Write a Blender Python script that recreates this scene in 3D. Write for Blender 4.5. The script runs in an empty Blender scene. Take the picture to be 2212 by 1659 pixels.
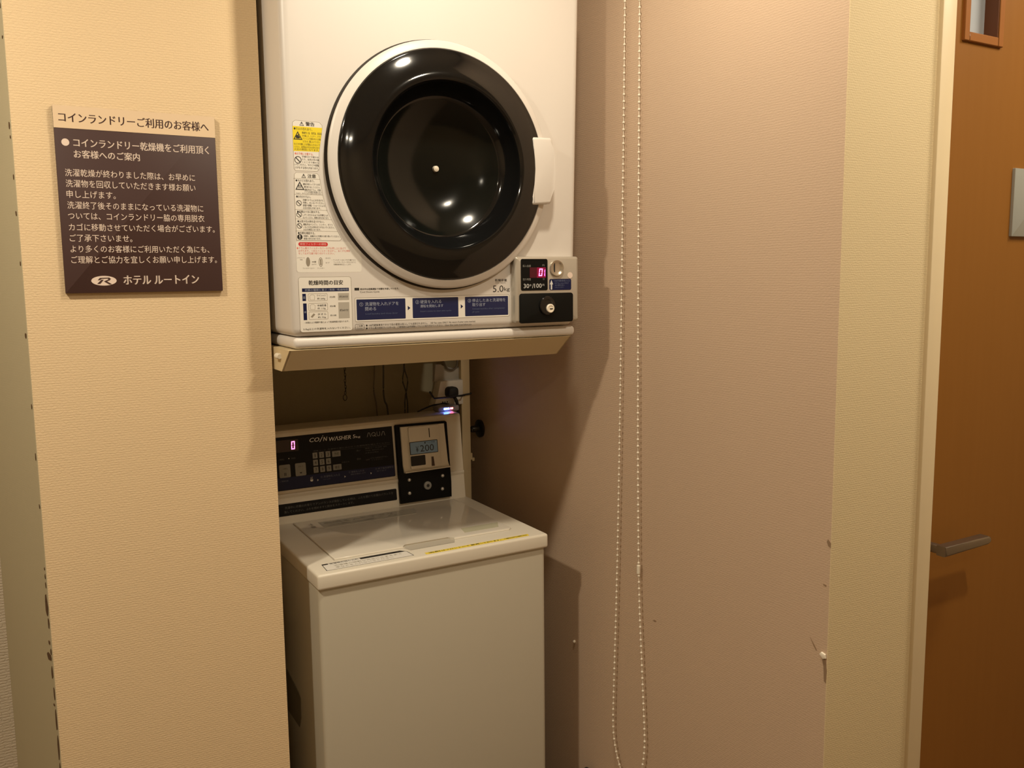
import bpy, bmesh, math, random
from mathutils import Vector, Matrix

random.seed(7)
S = bpy.context.scene
COL = S.collection

# ------------------------------------------------------------------ camera
PX_W, PX_H = 2212, 1659
FOC = 1893.94
yaw, pit, rol = math.radians(29.9602), math.radians(7.0565), math.radians(0.62375)
fw = Vector((math.sin(yaw) * math.cos(pit), math.cos(yaw) * math.cos(pit), -math.sin(pit)))
rt = Vector((math.cos(yaw), -math.sin(yaw), 0))
dn = fw.cross(rt)
r2 = rt * math.cos(rol) + dn * math.sin(rol)
d2 = dn * math.cos(rol) - rt * math.sin(rol)
cd = bpy.data.cameras.new('camera')
cd.sensor_fit = 'HORIZONTAL'
cd.sensor_width = 36.0
cd.lens = FOC / PX_W * 36.0
cd.clip_start = 0.02
cam = bpy.data.objects.new('camera', cd)
COL.objects.link(cam)
m = Matrix.Identity(4)
for i in range(3):
    m[i][0] = r2[i]
    m[i][1] = -d2[i]
    m[i][2] = -fw[i]
cam.matrix_world = m
S.camera = cam

# ------------------------------------------------------------------ world, lights, exposure
W = bpy.data.worlds.new('world')
S.world = W
W.use_nodes = True
W.node_tree.nodes['Background'].inputs[0].default_value = (1, 0.86, 0.68, 1)
W.node_tree.nodes['Background'].inputs[1].default_value = 0.0
S.view_settings.view_transform = 'Standard'
S.view_settings.look = 'None'
S.view_settings.gamma = 1
S.view_settings.use_curve_mapping = False
S.view_settings.exposure = 0.0


def lamp(name, loc, power, size, col=(1, 0.875, 0.68), spread=180):
    l = bpy.data.lights.new(name, 'AREA')
    l.shape = 'DISK'
    l.size = size
    l.energy = power
    l.color = col
    l.spread = math.radians(spread)
    o = bpy.data.objects.new(name, l)
    o.location = loc
    COL.objects.link(o)
    return o


CEIL = 1.0
lamp('downlight_corridor', (-0.50, 1.08, CEIL - .02), 20, 0.10)
lamp('downlight_doorway', (1.24, 0.25, CEIL - .02), 12, 0.10)
lamp('downlight_niche', (0.78, 1.12, CEIL - .02), 9.5, 0.09)
lamp('fill_rear', (-0.30, -0.75, CEIL - .02), 6, 0.12)  # unseen lamp added behind the camera for even light
lamp('fill_beside_door', (2.10, 0.55, CEIL - .02), 12.5, 0.35)  # unseen lamp added to light the pier and the door

# ------------------------------------------------------------------ materials
MATS = {}


def mat(name, col, rough=0.5, metal=0.0, emit=None, estr=0.0, coat=0.0, spec=0.5, vary=0.0, vscale=30.0):
    if name in MATS:
        return MATS[name]
    M = bpy.data.materials.new(name)
    M.use_nodes = True
    nt = M.node_tree
    b = nt.nodes['Principled BSDF']
    b.inputs['Base Color'].default_value = (*col, 1)
    b.inputs['Roughness'].default_value = rough
    b.inputs['Metallic'].default_value = metal
    b.inputs['Specular IOR Level'].default_value = spec
    b.inputs['Coat Weight'].default_value = coat
    if emit:
        b.inputs['Emission Color'].default_value = (*emit, 1)
        b.inputs['Emission Strength'].default_value = estr
    if vary:
        tc = nt.nodes.new('ShaderNodeTexCoord')
        n = nt.nodes.new('ShaderNodeTexNoise')
        n.inputs['Scale'].default_value = vscale
        n.inputs['Detail'].default_value = 4
        r = nt.nodes.new('ShaderNodeMapRange')
        r.inputs[3].default_value = 1 - vary
        r.inputs[4].default_value = 1 + vary
        mx = nt.nodes.new('ShaderNodeMix')
        mx.data_type = 'RGBA'
        mx.blend_type = 'MULTIPLY'
        mx.inputs[0].default_value = 1
        mx.inputs[6].default_value = (*col, 1)
        nt.links.new(tc.outputs['Object'], n.inputs['Vector'])
        nt.links.new(n.outputs[0], r.inputs[0])
        nt.links.new(r.outputs[0], mx.inputs[7])
        nt.links.new(mx.outputs[2], b.inputs['Base Color'])
    MATS[name] = M
    return M


def wallpaper(name, col, along='X', strength=0.35, bw=0.0085, bh=0.0045, vary=0.03):
    """embossed woven vinyl wallpaper: offset short horizontal ribs"""
    M = bpy.data.materials.new(name)
    M.use_nodes = True
    nt = M.node_tree
    L = nt.links.new
    b = nt.nodes['Principled BSDF']
    b.inputs['Roughness'].default_value = 0.62
    b.inputs['Specular IOR Level'].default_value = 0.25
    tc = nt.nodes.new('ShaderNodeTexCoord')
    sx = nt.nodes.new('ShaderNodeSeparateXYZ')
    L(tc.outputs['Object'], sx.inputs[0])
    cx = nt.nodes.new('ShaderNodeCombineXYZ')
    L(sx.outputs[along], cx.inputs['X'])
    L(sx.outputs['Z'], cx.inputs['Y'])
    dist = nt.nodes.new('ShaderNodeTexNoise')
    dist.inputs['Scale'].default_value = 120
    dist.inputs['Detail'].default_value = 2
    L(cx.outputs[0], dist.inputs['Vector'])
    dm = nt.nodes.new('ShaderNodeVectorMath')
    dm.operation = 'MULTIPLY_ADD'
    dm.inputs[1].default_value = (0.006, 0.004, 0)
    L(dist.outputs['Color'], dm.inputs[0])
    L(cx.outputs[0], dm.inputs[2])
    br = nt.nodes.new('ShaderNodeTexBrick')
    br.inputs['Color1'].default_value = (1, 1, 1, 1)
    br.inputs['Color2'].default_value = (0.80, 0.80, 0.80, 1)
    br.inputs['Mortar'].default_value = (0.42, 0.42, 0.42, 1)
    br.inputs['Scale'].default_value = 1
    br.inputs['Mortar Size'].default_value = bh * 0.22
    br.inputs['Mortar Smooth'].default_value = 1.0
    br.inputs['Brick Width'].default_value = bw
    br.inputs['Row Height'].default_value = bh
    L(dm.outputs[0], br.inputs['Vector'])
    mp = nt.nodes.new('ShaderNodeVectorMath')
    mp.operation = 'MULTIPLY'
    mp.inputs[1].default_value = (150, 420, 1)
    L(cx.outputs[0], mp.inputs[0])
    fn = nt.nodes.new('ShaderNodeTexNoise')
    fn.inputs['Scale'].default_value = 1
    fn.inputs['Detail'].default_value = 3
    L(mp.outputs[0], fn.inputs['Vector'])
    ad = nt.nodes.new('ShaderNodeMath')
    ad.operation = 'MULTIPLY_ADD'
    ad.inputs[1].default_value = 1.1
    L(fn.outputs[0], ad.inputs[0])
    L(br.outputs['Color'], ad.inputs[2])
    bp = nt.nodes.new('ShaderNodeBump')
    bp.inputs['Strength'].default_value = strength
    bp.inputs['Distance'].default_value = 0.0012
    L(ad.outputs[0], bp.inputs['Height'])
    L(bp.outputs[0], b.inputs['Normal'])
    bn = nt.nodes.new('ShaderNodeTexNoise')
    bn.inputs['Scale'].default_value = 3.0
    bn.inputs['Detail'].default_value = 5
    L(tc.outputs['Object'], bn.inputs['Vector'])
    r = nt.nodes.new('ShaderNodeMapRange')
    r.inputs[3].default_value = 1 - vary
    r.inputs[4].default_value = 1 + vary
    L(bn.outputs[0], r.inputs[0])
    mx = nt.nodes.new('ShaderNodeMix')
    mx.data_type = 'RGBA'
    mx.blend_type = 'MULTIPLY'
    mx.inputs[0].default_value = 1
    mx.inputs[6].default_value = (*col, 1)
    L(r.outputs[0], mx.inputs[7])
    L(mx.outputs[2], b.inputs['Base Color'])
    return M


M_PANEL = wallpaper('beige_wallpaper', (0.78, 0.60, 0.37), 'X', 0.34)
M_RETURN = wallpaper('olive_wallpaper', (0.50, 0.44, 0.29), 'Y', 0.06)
M_FARW = wallpaper('ribbed_wallpaper', (0.62, 0.54, 0.42), 'X', 0.9, 0.03, 0.006)
M_PINK = wallpaper('pink_beige_wallpaper', (0.61, 0.452, 0.322), 'Y', 0.30)
M_COLUMN = wallpaper('cream_wallpaper', (0.74, 0.61, 0.375), 'X', 0.32, 0.006, 0.004)
M_ROOM = wallpaper('room_wallpaper', (0.60, 0.47, 0.30), 'X', 0.2)
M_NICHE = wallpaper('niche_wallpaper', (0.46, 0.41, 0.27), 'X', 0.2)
M_CEIL = mat('ceiling_paint', (0.72, 0.66, 0.55), 0.8, vary=0.02)
M_FLOOR = mat('floor_vinyl', (0.16, 0.11, 0.07), 0.4, vary=0.15, vscale=12)
M_TRIM = mat('cream_paint', (0.76, 0.63, 0.41), 0.4, vary=0.02)
M_WHITE = mat('white_enamel', (0.72, 0.68, 0.63), 0.38, vary=0.015, vscale=4)
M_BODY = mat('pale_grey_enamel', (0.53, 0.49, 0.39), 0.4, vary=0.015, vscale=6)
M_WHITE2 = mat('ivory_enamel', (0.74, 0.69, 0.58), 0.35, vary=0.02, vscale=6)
M_CREAMMETAL = mat('cream_steel', (0.70, 0.58, 0.36), 0.42, vary=0.04, vscale=9)
M_BLACKGLOSS = mat('black_glossy_plastic', (0.006, 0.006, 0.006), 0.09, coat=0.2)
M_GLASS = mat('dark_window_glass', (0.005, 0.006, 0.005), 0.13, spec=0.35)
M_BLACK = mat('black_plastic', (0.008, 0.008, 0.007), 0.45, spec=0.10)
M_BLACKMATT = mat('black_rubber', (0.012, 0.011, 0.010), 0.6)
M_DARKLABEL = mat('dark_label_film', (0.012, 0.012, 0.013), 0.3, spec=0.12)
M_NAVY = mat('navy_print', (0.012, 0.018, 0.075), 0.3)
M_NAVYDK = mat('dark_navy_print', (0.010, 0.014, 0.062), 0.3, spec=0.25)
M_SILVER = mat('silver_paint', (0.50, 0.46, 0.39), 0.32, metal=0.35)
M_CHROME = mat('chrome', (0.75, 0.74, 0.72), 0.14, metal=1.0)
M_STEEL = mat('brushed_steel', (0.30, 0.26, 0.22), 0.30, metal=0.9)
M_INK = mat('black_ink', (0.02, 0.018, 0.016), 0.5)
M_INKGREY = mat('grey_ink', (0.20, 0.18, 0.15), 0.5)
M_LINE = mat('label_line_ink', (0.30, 0.26, 0.20), 0.5)
M_STICKER = mat('white_sticker', (0.82, 0.79, 0.72), 0.35)
M_YELLOW = mat('yellow_sticker', (0.85, 0.68, 0.02), 0.4)
M_RED = mat('red_print', (0.60, 0.03, 0.03), 0.4)
M_REDTEXT = mat('pale_red_ink', (0.72, 0.18, 0.13), 0.5)
M_WTEXT = mat('white_print', (0.72, 0.72, 0.70), 0.4)
M_DIMTEXT = mat('dim_grey_print', (0.22, 0.23, 0.24), 0.4)
M_PALETEXT = mat('pale_blue_print', (0.36, 0.40, 0.50), 0.4)
M_GREYBOX = mat('grey_print', (0.45, 0.42, 0.36), 0.5)
M_SIGN = mat('brown_sign_face', (0.055, 0.025, 0.022), 0.45, vary=0.03)
M_SIGNCREAM = mat('cream_sign_header', (0.78, 0.60, 0.40), 0.45)
M_SIGNTEXT = mat('sign_white_print', (0.80, 0.66, 0.56), 0.5)
M_SIGNINK = mat('sign_brown_ink', (0.06, 0.025, 0.02), 0.5)
M_KEY = mat('grey_key', (0.26, 0.26, 0.24), 0.45)
M_LCD = mat('blue_grey_lcd', (0.16, 0.23, 0.27), 0.2, emit=(0.30, 0.45, 0.52), estr=0.04)
M_LEDRED = mat('red_led_digit', (0.9, 0.1, 0.3), 0.4, emit=(1.0, 0.16, 0.44), estr=4.0)
M_LEDMAG = mat('magenta_digit_ghost', (0.8, 0.1, 0.6), 0.4, emit=(1.0, 0.20, 0.95), estr=1.3)
M_LEDGLOW = mat('red_led_halo', (0.03, 0.002, 0.004), 0.25, emit=(0.75, 0.0, 0.09), estr=0.30)
M_LEDBLUE = mat('blue_led', (0.1, 0.2, 1), 0.4, emit=(0.10, 0.22, 1.0), estr=80)
M_LEDPINK = mat('red_led', (1, 0.2, 0.2), 0.4, emit=(1.0, 0.12, 0.10), estr=40)
M_WHITEPLASTIC = mat('white_plastic', (0.78, 0.76, 0.70), 0.35)
M_CHAIN = mat('ivory_plastic_chain', (0.88, 0.80, 0.66), 0.35)
M_DOORWOOD = None
M_FROST = mat('frosted_glass', (0.42, 0.46, 0.50), 0.35)
M_PLATE = mat('grey_sign_plate', (0.36, 0.38, 0.36), 0.35, metal=0.3)
M_BROWNTRIM = mat('brown_frame_wood', (0.30, 0.11, 0.022), 0.4, vary=0.06)
M_DARKREVEAL = mat('dark_reveal', (0.14, 0.045, 0.012), 0.5)
M_CHIP = mat('torn_wallpaper', (0.10, 0.05, 0.018), 0.8)
M_PAPER = mat('paper_backing', (0.85, 0.78, 0.64), 0.8)
M_FADED = mat('faded_print', (0.52, 0.49, 0.41), 0.25)
M_FADED2 = mat('faded_olive_print', (0.52, 0.50, 0.36), 0.25)
M_LIDTOP = mat('glossy_lid_plastic', (0.74, 0.69, 0.59), 0.10, spec=0.45)
M_GREYCORD = mat('grey_cord', (0.10, 0.09, 0.07), 0.6)
M_DARKMETAL = mat('dark_metal', (0.05, 0.045, 0.035), 0.3, metal=0.6)


def wood():
    M = bpy.data.materials.new('brown_door_laminate')
    M.use_nodes = True
    nt = M.node_tree
    L = nt.links.new
    b = nt.nodes['Principled BSDF']
    b.inputs['Roughness'].default_value = 0.5
    b.inputs['Specular IOR Level'].default_value = 0.3
    tc = nt.nodes.new('ShaderNodeTexCoord')
    mp = nt.nodes.new('ShaderNodeMapping')
    mp.inputs['Scale'].default_value = (60, 60, 3)
    n = nt.nodes.new('ShaderNodeTexNoise')
    n.inputs['Scale'].default_value = 1
    n.inputs['Detail'].default_value = 6
    cr = nt.nodes.new('ShaderNodeValToRGB')
    cr.color_ramp.elements[0].position = 0.3
    cr.color_ramp.elements[0].color = (0.252, 0.101, 0.014, 1)
    cr.color_ramp.elements[1].position = 0.75
    cr.color_ramp.elements[1].color = (0.264, 0.107, 0.016, 1)
    L(tc.outputs['Object'], mp.inputs[0])
    L(mp.outputs[0], n.inputs['Vector'])
    L(n.outputs[0], cr.inputs[0])
    L(cr.outputs[0], b.inputs['Base Color'])
    return M


M_DOORWOOD = wood()

# ------------------------------------------------------------------ object helpers


def rootloc(p):
    while p.parent:
        p = p.parent
    return Vector(p.location)


def obj(name, bm, material, parent=None, loc=None, smooth=True, label=None):
    """link bm (given in world coordinates) as ONE mesh object"""
    off = rootloc(parent) if parent else Vector(loc or (0, 0, 0))
    bmesh.ops.remove_doubles(bm, verts=bm.verts, dist=1e-7)
    bmesh.ops.recalc_face_normals(bm, faces=bm.faces)
    if smooth:
        for e in bm.edges:
            if len(e.link_faces) == 2 and e.calc_face_angle(0) > 0.62:
                e.smooth = False
        for f in bm.faces:
            f.smooth = True
    for v in bm.verts:
        v.co -= off
    me = bpy.data.meshes.new(name)
    bm.to_mesh(me)
    bm.free()
    me.materials.append(material)
    o = bpy.data.objects.new(name, me)
    COL.objects.link(o)
    if parent:
        o.parent = parent
    else:
        o.location = off
    if label:
        o['label'] = label
    return o


def thing(name, loc, label, cat):
    o = bpy.data.objects.new(name, None)
    o.empty_display_size = 0.05
    COL.objects.link(o)
    o.location = loc
    o['label'] = label
    o['category'] = cat
    return o


def tag(o, label, cat):
    o['label'] = label
    o['category'] = cat
    return o


def struct(o, label=None, cat=None):
    o['kind'] = 'structure'
    if label:
        o['label'] = label
    if cat:
        o['category'] = cat
    return o


def BM():
    return bmesh.new()


def box(bm, x0, x1, y0, y1, z0, z1, bev=0.0, seg=2):
    r = bmesh.ops.create_cube(bm, size=1)
    vs = r['verts']
    for v in vs:
        v.co = Vector(((x0 + x1) / 2 + v.co.x * (x1 - x0), (y0 + y1) / 2 + v.co.y * (y1 - y0), (z0 + z1) / 2 + v.co.z * (z1 - z0)))
    if bev:
        es = list({e for v in vs for e in v.link_edges})
        bmesh.ops.bevel(bm, geom=es, offset=bev, segments=seg, profile=0.5, affect='EDGES')
    return bm


class Frame:
    """flat surface: a = to the right, b = up, c = out of the surface"""

    def __init__(s, o, u=(1, 0, 0), v=(0, 0, 1)):
        s.o = Vector(o)
        s.u = Vector(u).normalized()
        s.v = Vector(v).normalized()
        s.n = s.u.cross(s.v)

    def __call__(s, a, b, c=0.0):
        return s.o + s.u * a + s.v * b + s.n * c


def prism(bm, F, poly, c0, c1, bev=0.0, seg=2):
    """extrude a 2-D outline (counter-clockwise) of frame F from height c0 to c1; bev rounds the outer rim"""
    lo = [bm.verts.new(F(a, b, c0)) for a, b in poly]
    hi = [bm.verts.new(F(a, b, c1)) for a, b in poly]
    n = len(poly)
    top = bm.faces.new(hi)
    bm.faces.new(list(reversed(lo)))
    for i in range(n):
        j = (i + 1) % n
        bm.faces.new((lo[i], lo[j], hi[j], hi[i]))
    if bev:
        bmesh.ops.bevel(bm, geom=list(top.edges), offset=bev, segments=seg, profile=0.5, affect='EDGES')
    return bm


def rrect(x0, x1, z0, z1, r=0.0, seg=4):
    if r <= 0:
        return [(x0, z0), (x1, z0), (x1, z1), (x0, z1)]
    p = []
    for cx, cz, a0 in ((x1 - r, z0 + r, -90), (x1 - r, z1 - r, 0), (x0 + r, z1 - r, 90), (x0 + r, z0 + r, 180)):
        for k in range(seg + 1):
            a = math.radians(a0 + 90 * k / seg)
            p.append((cx + r * math.cos(a), cz + r * math.sin(a)))
    return p


def circ(cx, cz, r, n=24, rz=None):
    rz = rz or r
    return [(cx + r * math.cos(2 * math.pi * k / n), cz + rz * math.sin(2 * math.pi * k / n)) for k in range(n)]


def outline(bm, F, poly, w, c0, c1):
    """thin closed line along an outline"""
    n = len(poly)
    P = [Vector(p) for p in poly]
    inn = []
    for i in range(n):
        d1 = (P[i] - P[i - 1]).normalized()
        d2_ = (P[(i + 1) % n] - P[i]).normalized()
        t = (d1 + d2_).normalized()
        nn = Vector((-t.y, t.x))
        k = 1 / max(0.5, nn.dot(Vector((-d1.y, d1.x))))
        inn.append(P[i] + nn * w * k)
    vo = [bm.verts.new(F(p.x, p.y, c1)) for p in P]
    vi = [bm.verts.new(F(p.x, p.y, c1)) for p in inn]
    vo0 = [bm.verts.new(F(p.x, p.y, c0)) for p in P]
    vi0 = [bm.verts.new(F(p.x, p.y, c0)) for p in inn]
    for i in range(n):
        j = (i + 1) % n
        bm.faces.new((vo[i], vo[j], vi[j], vi[i]))
        bm.faces.new((vo0[i], vo0[j], vo[j], vo[i]))
        bm.faces.new((vi0[j], vi0[i], vi[i], vi[j]))
    return bm


def lathe(bm, cx, cz, prof, n=96, closed=False):
    """revolve (radius, y) profile about the Y axis through (cx, cz)"""
    rings = []
    for r, y in prof:
        if r < 1e-6:
            rings.append([bm.verts.new((cx, y, cz))])
        else:
            rings.append([bm.verts.new((cx + r * math.cos(2 * math.pi * k / n), y, cz + r * math.sin(2 * math.pi * k / n))) for k in range(n)])
    for A, B in zip(rings, rings[1:]):
        for k in range(n):
            j = (k + 1) % n
            if len(A) == 1 and len(B) == 1:
                continue
            if len(A) == 1:
                bm.faces.new((A[0], B[j], B[k]))
            elif len(B) == 1:
                bm.faces.new((A[k], A[j], B[0]))
            else:
                bm.faces.new((A[k], A[j], B[j], B[k]))
    return bm


def sphere(bm, c, r, u=10, v=8):
    res = bmesh.ops.create_uvsphere(bm, u_segments=u, v_segments=v, radius=r)
    bmesh.ops.translate(bm, vec=Vector(c), verts=res['verts'])
    return bm


def tube(bm, pts, r, n=8, cap=True):
    pts = [Vector(p) for p in pts]
    rings = []
    up = Vector((0, 0, 1))
    for i, p in enumerate(pts):
        t = (pts[min(i + 1, len(pts) - 1)] - pts[max(i - 1, 0)]).normalized()
        a = t.cross(up)
        if a.length < 1e-3:
            a = t.cross(Vector((1, 0, 0)))
        a.normalize()
        b = t.cross(a)
        rr = r[i] if isinstance(r, (list, tuple)) else r
        rings.append([bm.verts.new(p + a * rr * math.cos(2 * math.pi * k / n) + b * rr * math.sin(2 * math.pi * k / n)) for k in range(n)])
    for A, B in zip(rings, rings[1:]):
        for k in range(n):
            j = (k + 1) % n
            bm.faces.new((A[k], A[j], B[j], B[k]))
    if cap:
        bm.faces.new(list(reversed(rings[0])))
        bm.faces.new(rings[-1])
    return bm


def spline(pts, k=6):
    """Catmull-Rom through pts"""
    P = [Vector(p) for p in pts]
    P = [P[0] * 2 - P[1]] + P + [P[-1] * 2 - P[-2]]
    out = []
    for i in range(1, len(P) - 2):
        for j in range(k):
            t = j / k
            a, b, c, d = P[i - 1], P[i], P[i + 1], P[i + 2]
            out.append(0.5 * ((2 * b) + (c - a) * t + (2 * a - 5 * b + 4 * c - d) * t * t + (3 * b - a - 3 * c + d) * t ** 3))
    out.append(P[-2])
    return out


_cu = bpy.data.curves.new('lettering_source', 'FONT')
_co = bpy.data.objects.new('lettering_source', _cu)
_cu.resolution_u = 2
_cache = {}


def glyphs(body, shear=0.0, bold=0.0):
    key = (body, shear, bold)
    if key not in _cache:
        _cu.body = body
        _cu.shear = shear
        _cu.offset = bold
        if _co.name not in COL.objects:
            COL.objects.link(_co)
        dg = bpy.context.evaluated_depsgraph_get()
        dg.update()
        me = bpy.data.meshes.new_from_object(_co.evaluated_get(dg))
        vs = [(v.co.x, v.co.y) for v in me.vertices]
        fs = [tuple(p.vertices) for p in me.polygons]
        bpy.data.meshes.remove(me)
        COL.objects.unlink(_co)
        _cache[key] = (vs, fs)
    return _cache[key]


def text(bm, F, body, x0, x1, z0, z1, c, shear=0.0, bold=0.0):
    """lettering fitted into the rectangle x0..x1, z0..z1 of frame F"""
    if bold:
        d = bold * .35 * (z1 - z0)
        for i, q in enumerate((-1, 1)):
            text(bm, F, body, x0 + q * d, x1 + q * d, z0, z1, c + .00006 * i, shear)
        bold = 0
    vs, fs = glyphs(body, shear, bold)
    if not vs:
        return bm
    ax = min(v[0] for v in vs)
    bx = max(v[0] for v in vs)
    ay = min(v[1] for v in vs)
    by = max(v[1] for v in vs)
    sx = (x1 - x0) / max(1e-6, bx - ax)
    sy = (z1 - z0) / max(1e-6, by - ay)
    nv = [bm.verts.new(F(x0 + (x - ax) * sx, z0 + (y - ay) * sy, c)) for x, y in vs]
    for f in fs:
        try:
            bm.faces.new([nv[i] for i in f])
        except ValueError:
            pass
    return bm


def seg7(bm, F, on, x0, x1, z0, z1, c, w, slant=0.12):
    """seven-segment digit"""
    h = z1 - z0
    m_ = (z0 + z1) / 2
    g = w * 0.12

    def quad(ps):
        prism(bm, F, [(x + (z - z0) * slant, z) for x, z in ps], c, c + 0.0004)
    sgm = {
        'a': [(x0 + g, z1), (x0 + w, z1 - w), (x1 - w, z1 - w), (x1 - g, z1)][::1],
        'd': [(x0 + g, z0), (x1 - g, z0), (x1 - w, z0 + w), (x0 + w, z0 + w)],
        'g': [(x0 + w, m_ - w / 2), (x1 - w, m_ - w / 2), (x1 - w, m_ + w / 2), (x0 + w, m_ + w / 2)],
        'f': [(x0, m_ + g), (x0 + w, m_ + g + w * .4), (x0 + w, z1 - w - g), (x0, z1 - g)],
        'e': [(x0, z0 + g), (x0 + w, z0 + w + g), (x0 + w, m_ - g - w * .4), (x0, m_ - g)],
        'b': [(x1 - w, m_ + g + w * .4), (x1, m_ + g), (x1, z1 - g), (x1 - w, z1 - w - g)],
        'c': [(x1 - w, z0 + w + g), (x1, z0 + g), (x1, m_ - g), (x1 - w, m_ - g - w * .4)],
    }
    for k in on:
        quad(sgm[k])
    return bm


# ------------------------------------------------------------------ the room
FLOOR = -1.47
P = 1.74            # plane of the wall that carries the sign
XR = 1.215           # wall to the right of the machines
YC = 1.003          # front of the pier beside the door
XD0, XD1 = 1.443, 1.481


def wallbox(name, m_, a):
    return struct(obj(name, box(BM(), *a), m_, loc=(0, 0, 0), smooth=False))


wallbox('floor', M_FLOOR, (-2.2, 3.0, -1.5, 2.7, FLOOR - .05, FLOOR))
wallbox('ceiling', M_CEIL, (-2.2, 3.0, -1.5, 2.7, CEIL, CEIL + .05))

# wall with the sign: its right side is the left side of the niche, its left side splays back
b = BM()
prism(b, Frame((0, 0, FLOOR), (1, 0, 0), (0, 1, 0)), [(0.0328, P), (0.4535, P), (0.4535, 2.42), (-0.01, 2.42), (-0.041, 2.0)], 0, CEIL - FLOOR)
wl = struct(obj('wall_left', b, M_PANEL, loc=(0, 0, 0), smooth=False))
# splayed left face has a duller, olive colour
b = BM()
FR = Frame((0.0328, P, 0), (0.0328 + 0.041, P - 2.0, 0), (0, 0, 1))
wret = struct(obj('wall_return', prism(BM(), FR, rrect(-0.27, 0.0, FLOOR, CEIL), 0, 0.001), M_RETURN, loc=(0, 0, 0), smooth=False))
wallbox('wall_far', M_FARW, (-2.2, -0.0395, 2.0, 2.08, FLOOR, CEIL))
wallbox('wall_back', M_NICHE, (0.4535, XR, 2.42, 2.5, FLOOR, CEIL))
wallbox('wall_right', M_PINK, (XR, XR + .1, YC + .0015, 2.5, FLOOR, CEIL))
# pier beside the door, cream paper
b = BM()
prism(b, Frame((0, 0, FLOOR), (1, 0, 0), (0, 1, 0)), [(XR, YC), (XD0, YC), (XD0, YC + .12), (XR + .1, YC + .12), (XR + .1, YC + .0015), (XR, YC + .0015)], 0, CEIL - FLOOR)
wp = struct(obj('wall_pier', b, M_COLUMN, loc=(0, 0, 0), smooth=False))
wallbox('wall_over_door', M_COLUMN, (XD0, 3.0, YC, YC + .12, 0.78, CEIL))
wallbox('wall_beside_door', M_COLUMN, (2.36, 3.0, YC, YC + .12, FLOOR, 0.78))
wallbox('wall_right_end', M_ROOM, (2.95, 3.0, -1.5, YC, FLOOR, CEIL))
wallbox('wall_left_end', M_ROOM, (-2.2, -2.15, -1.5, 2.0, FLOOR, CEIL))
wallbox('wall_rear', M_ROOM, (-2.15, 2.95, -1.5, -1.45, FLOOR, CEIL))

# door casing
b = BM()
box(b, XD0, XD1, YC - .008, YC + .10, FLOOR, 0.78, .0015, 2)
struct(obj('trim_1', b, M_TRIM, loc=(0, 0, 0)))
b = BM()
box(b, XD1, 2.40, YC - .008, YC + .10, 0.735, 0.78, .0015, 2)
box(b, 2.36, 2.40, YC - .008, YC + .10, FLOOR, 0.735, .0015, 2)
struct(obj('trim_2', b, M_TRIM, loc=(0, 0, 0)))

# torn paper along the left corner of the sign wall, on the splayed face
chips = [(.004, -.515, .003, .006), (.004, -.545, .003, .012), (.0035, -.530, .003, .010), (.006, -.587, .010, .048), (.004, -.617, .005, .020), (.010, -.575, .004, .012), (.008, -.655, .006, .008),
         (.011, -.684, .016, .015), (.004, -.672, .004, .012), (.005, -.712, .007, .024), (.004, -.752, .004, .022), (.008, -.775, .006, .006), (.004, -.805, .005, .040), (.004, -.860, .006, .050), (.004, -.900, .005, .03),
         (.004, .456, .003, .010), (.004, .405, .004, .006), (.005, .262, .004, .012), (.004, .242, .003, .006), (.004, .175, .003, .009), (.005, .115, .004, .008), (.004, .03, .003, .008), (.005, -.095, .005, .010), (.004, -.22, .003, .008), (.004, -.31, .003, .012), (.004, -.40, .003, .008)]
for a, z, w, h in chips:
    pl = []
    for k in range(9):
        an = 2 * math.pi * k / 9
        s = random.uniform(.65, 1.1)
        pl.append((-a - w * .3 + w * s * math.cos(an) * .7, z + h * s * math.sin(an) * .55))
    pl = [(min(x, -0.0002), y) for x, y in pl]
    obj('paper_chip', prism(BM(), FR, pl, 0.001, 0.0018), M_CHIP, wret, smooth=False)

# torn paper and dents at the right corner (pink wall)
FRW = Frame((XR, 0, 0), (0, -1, 0), (0, 0, 1))   # a = -y


def onr(y, z):
    return (-y, z)


wr = bpy.data.objects['wall_right']
b = BM()
KW = XR / 1.25
fl = [(a * KW, c * KW) for a, c in [(-1.048, -.693), (-1.040, -.700), (-1.034, -.697), (-1.035, -.690), (-1.044, -.688)]]
prism(b, FRW, fl, 0.0005, 0.004, 0.001)
obj('paper_flap', b, M_PAPER, wr, label='white torn paper flap')
for pl in ([(-1.046, -.694), (-1.036, -.70), (-1.0325, -.72), (-1.0335, -.745), (-1.038, -.742), (-1.040, -.715)],
           [(-1.073, -.670), (-1.062, -.682), (-1.056, -.690), (-1.0575, -.691), (-1.064, -.684)],
           [(-1.0395, -.475), (-1.033, -.481), (-1.0335, -.490), (-1.0385, -.488), (-1.042, -.481)],
           [(-1.047, -.560), (-1.040, -.561), (-1.040, -.564), (-1.046, -.563)],
           [(-1.528, -.796), (-1.519, -.797), (-1.514, -.793), (-1.519, -.7925)]):
    pl = [(a * KW, c * KW) for a, c in pl]
    pl = list(reversed(pl)) if sum(pl[i - 1][0] * pl[i][1] - pl[i][0] * pl[i - 1][1] for i in range(len(pl))) < 0 else pl
    obj('paper_tear', prism(BM(), FRW, pl, 0.0, 0.0006), mat('tear_brown', (0.30, 0.20, 0.12), 0.8), wr, smooth=False)
obj('wall_nail', sphere(BM(), (XR - .002, 1.797, -.939), .004), M_PAPER, wr)

# ------------------------------------------------------------------ door
DY = 1.061
dr = thing('door_1', (1.92, DY, FLOOR), 'brown wooden door with a steel lever in a cream frame', 'door')
struct(dr)
b = BM()
wx0, wx1, wz0, wz1 = 1.596, 1.721, 0.430, 0.70
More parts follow.
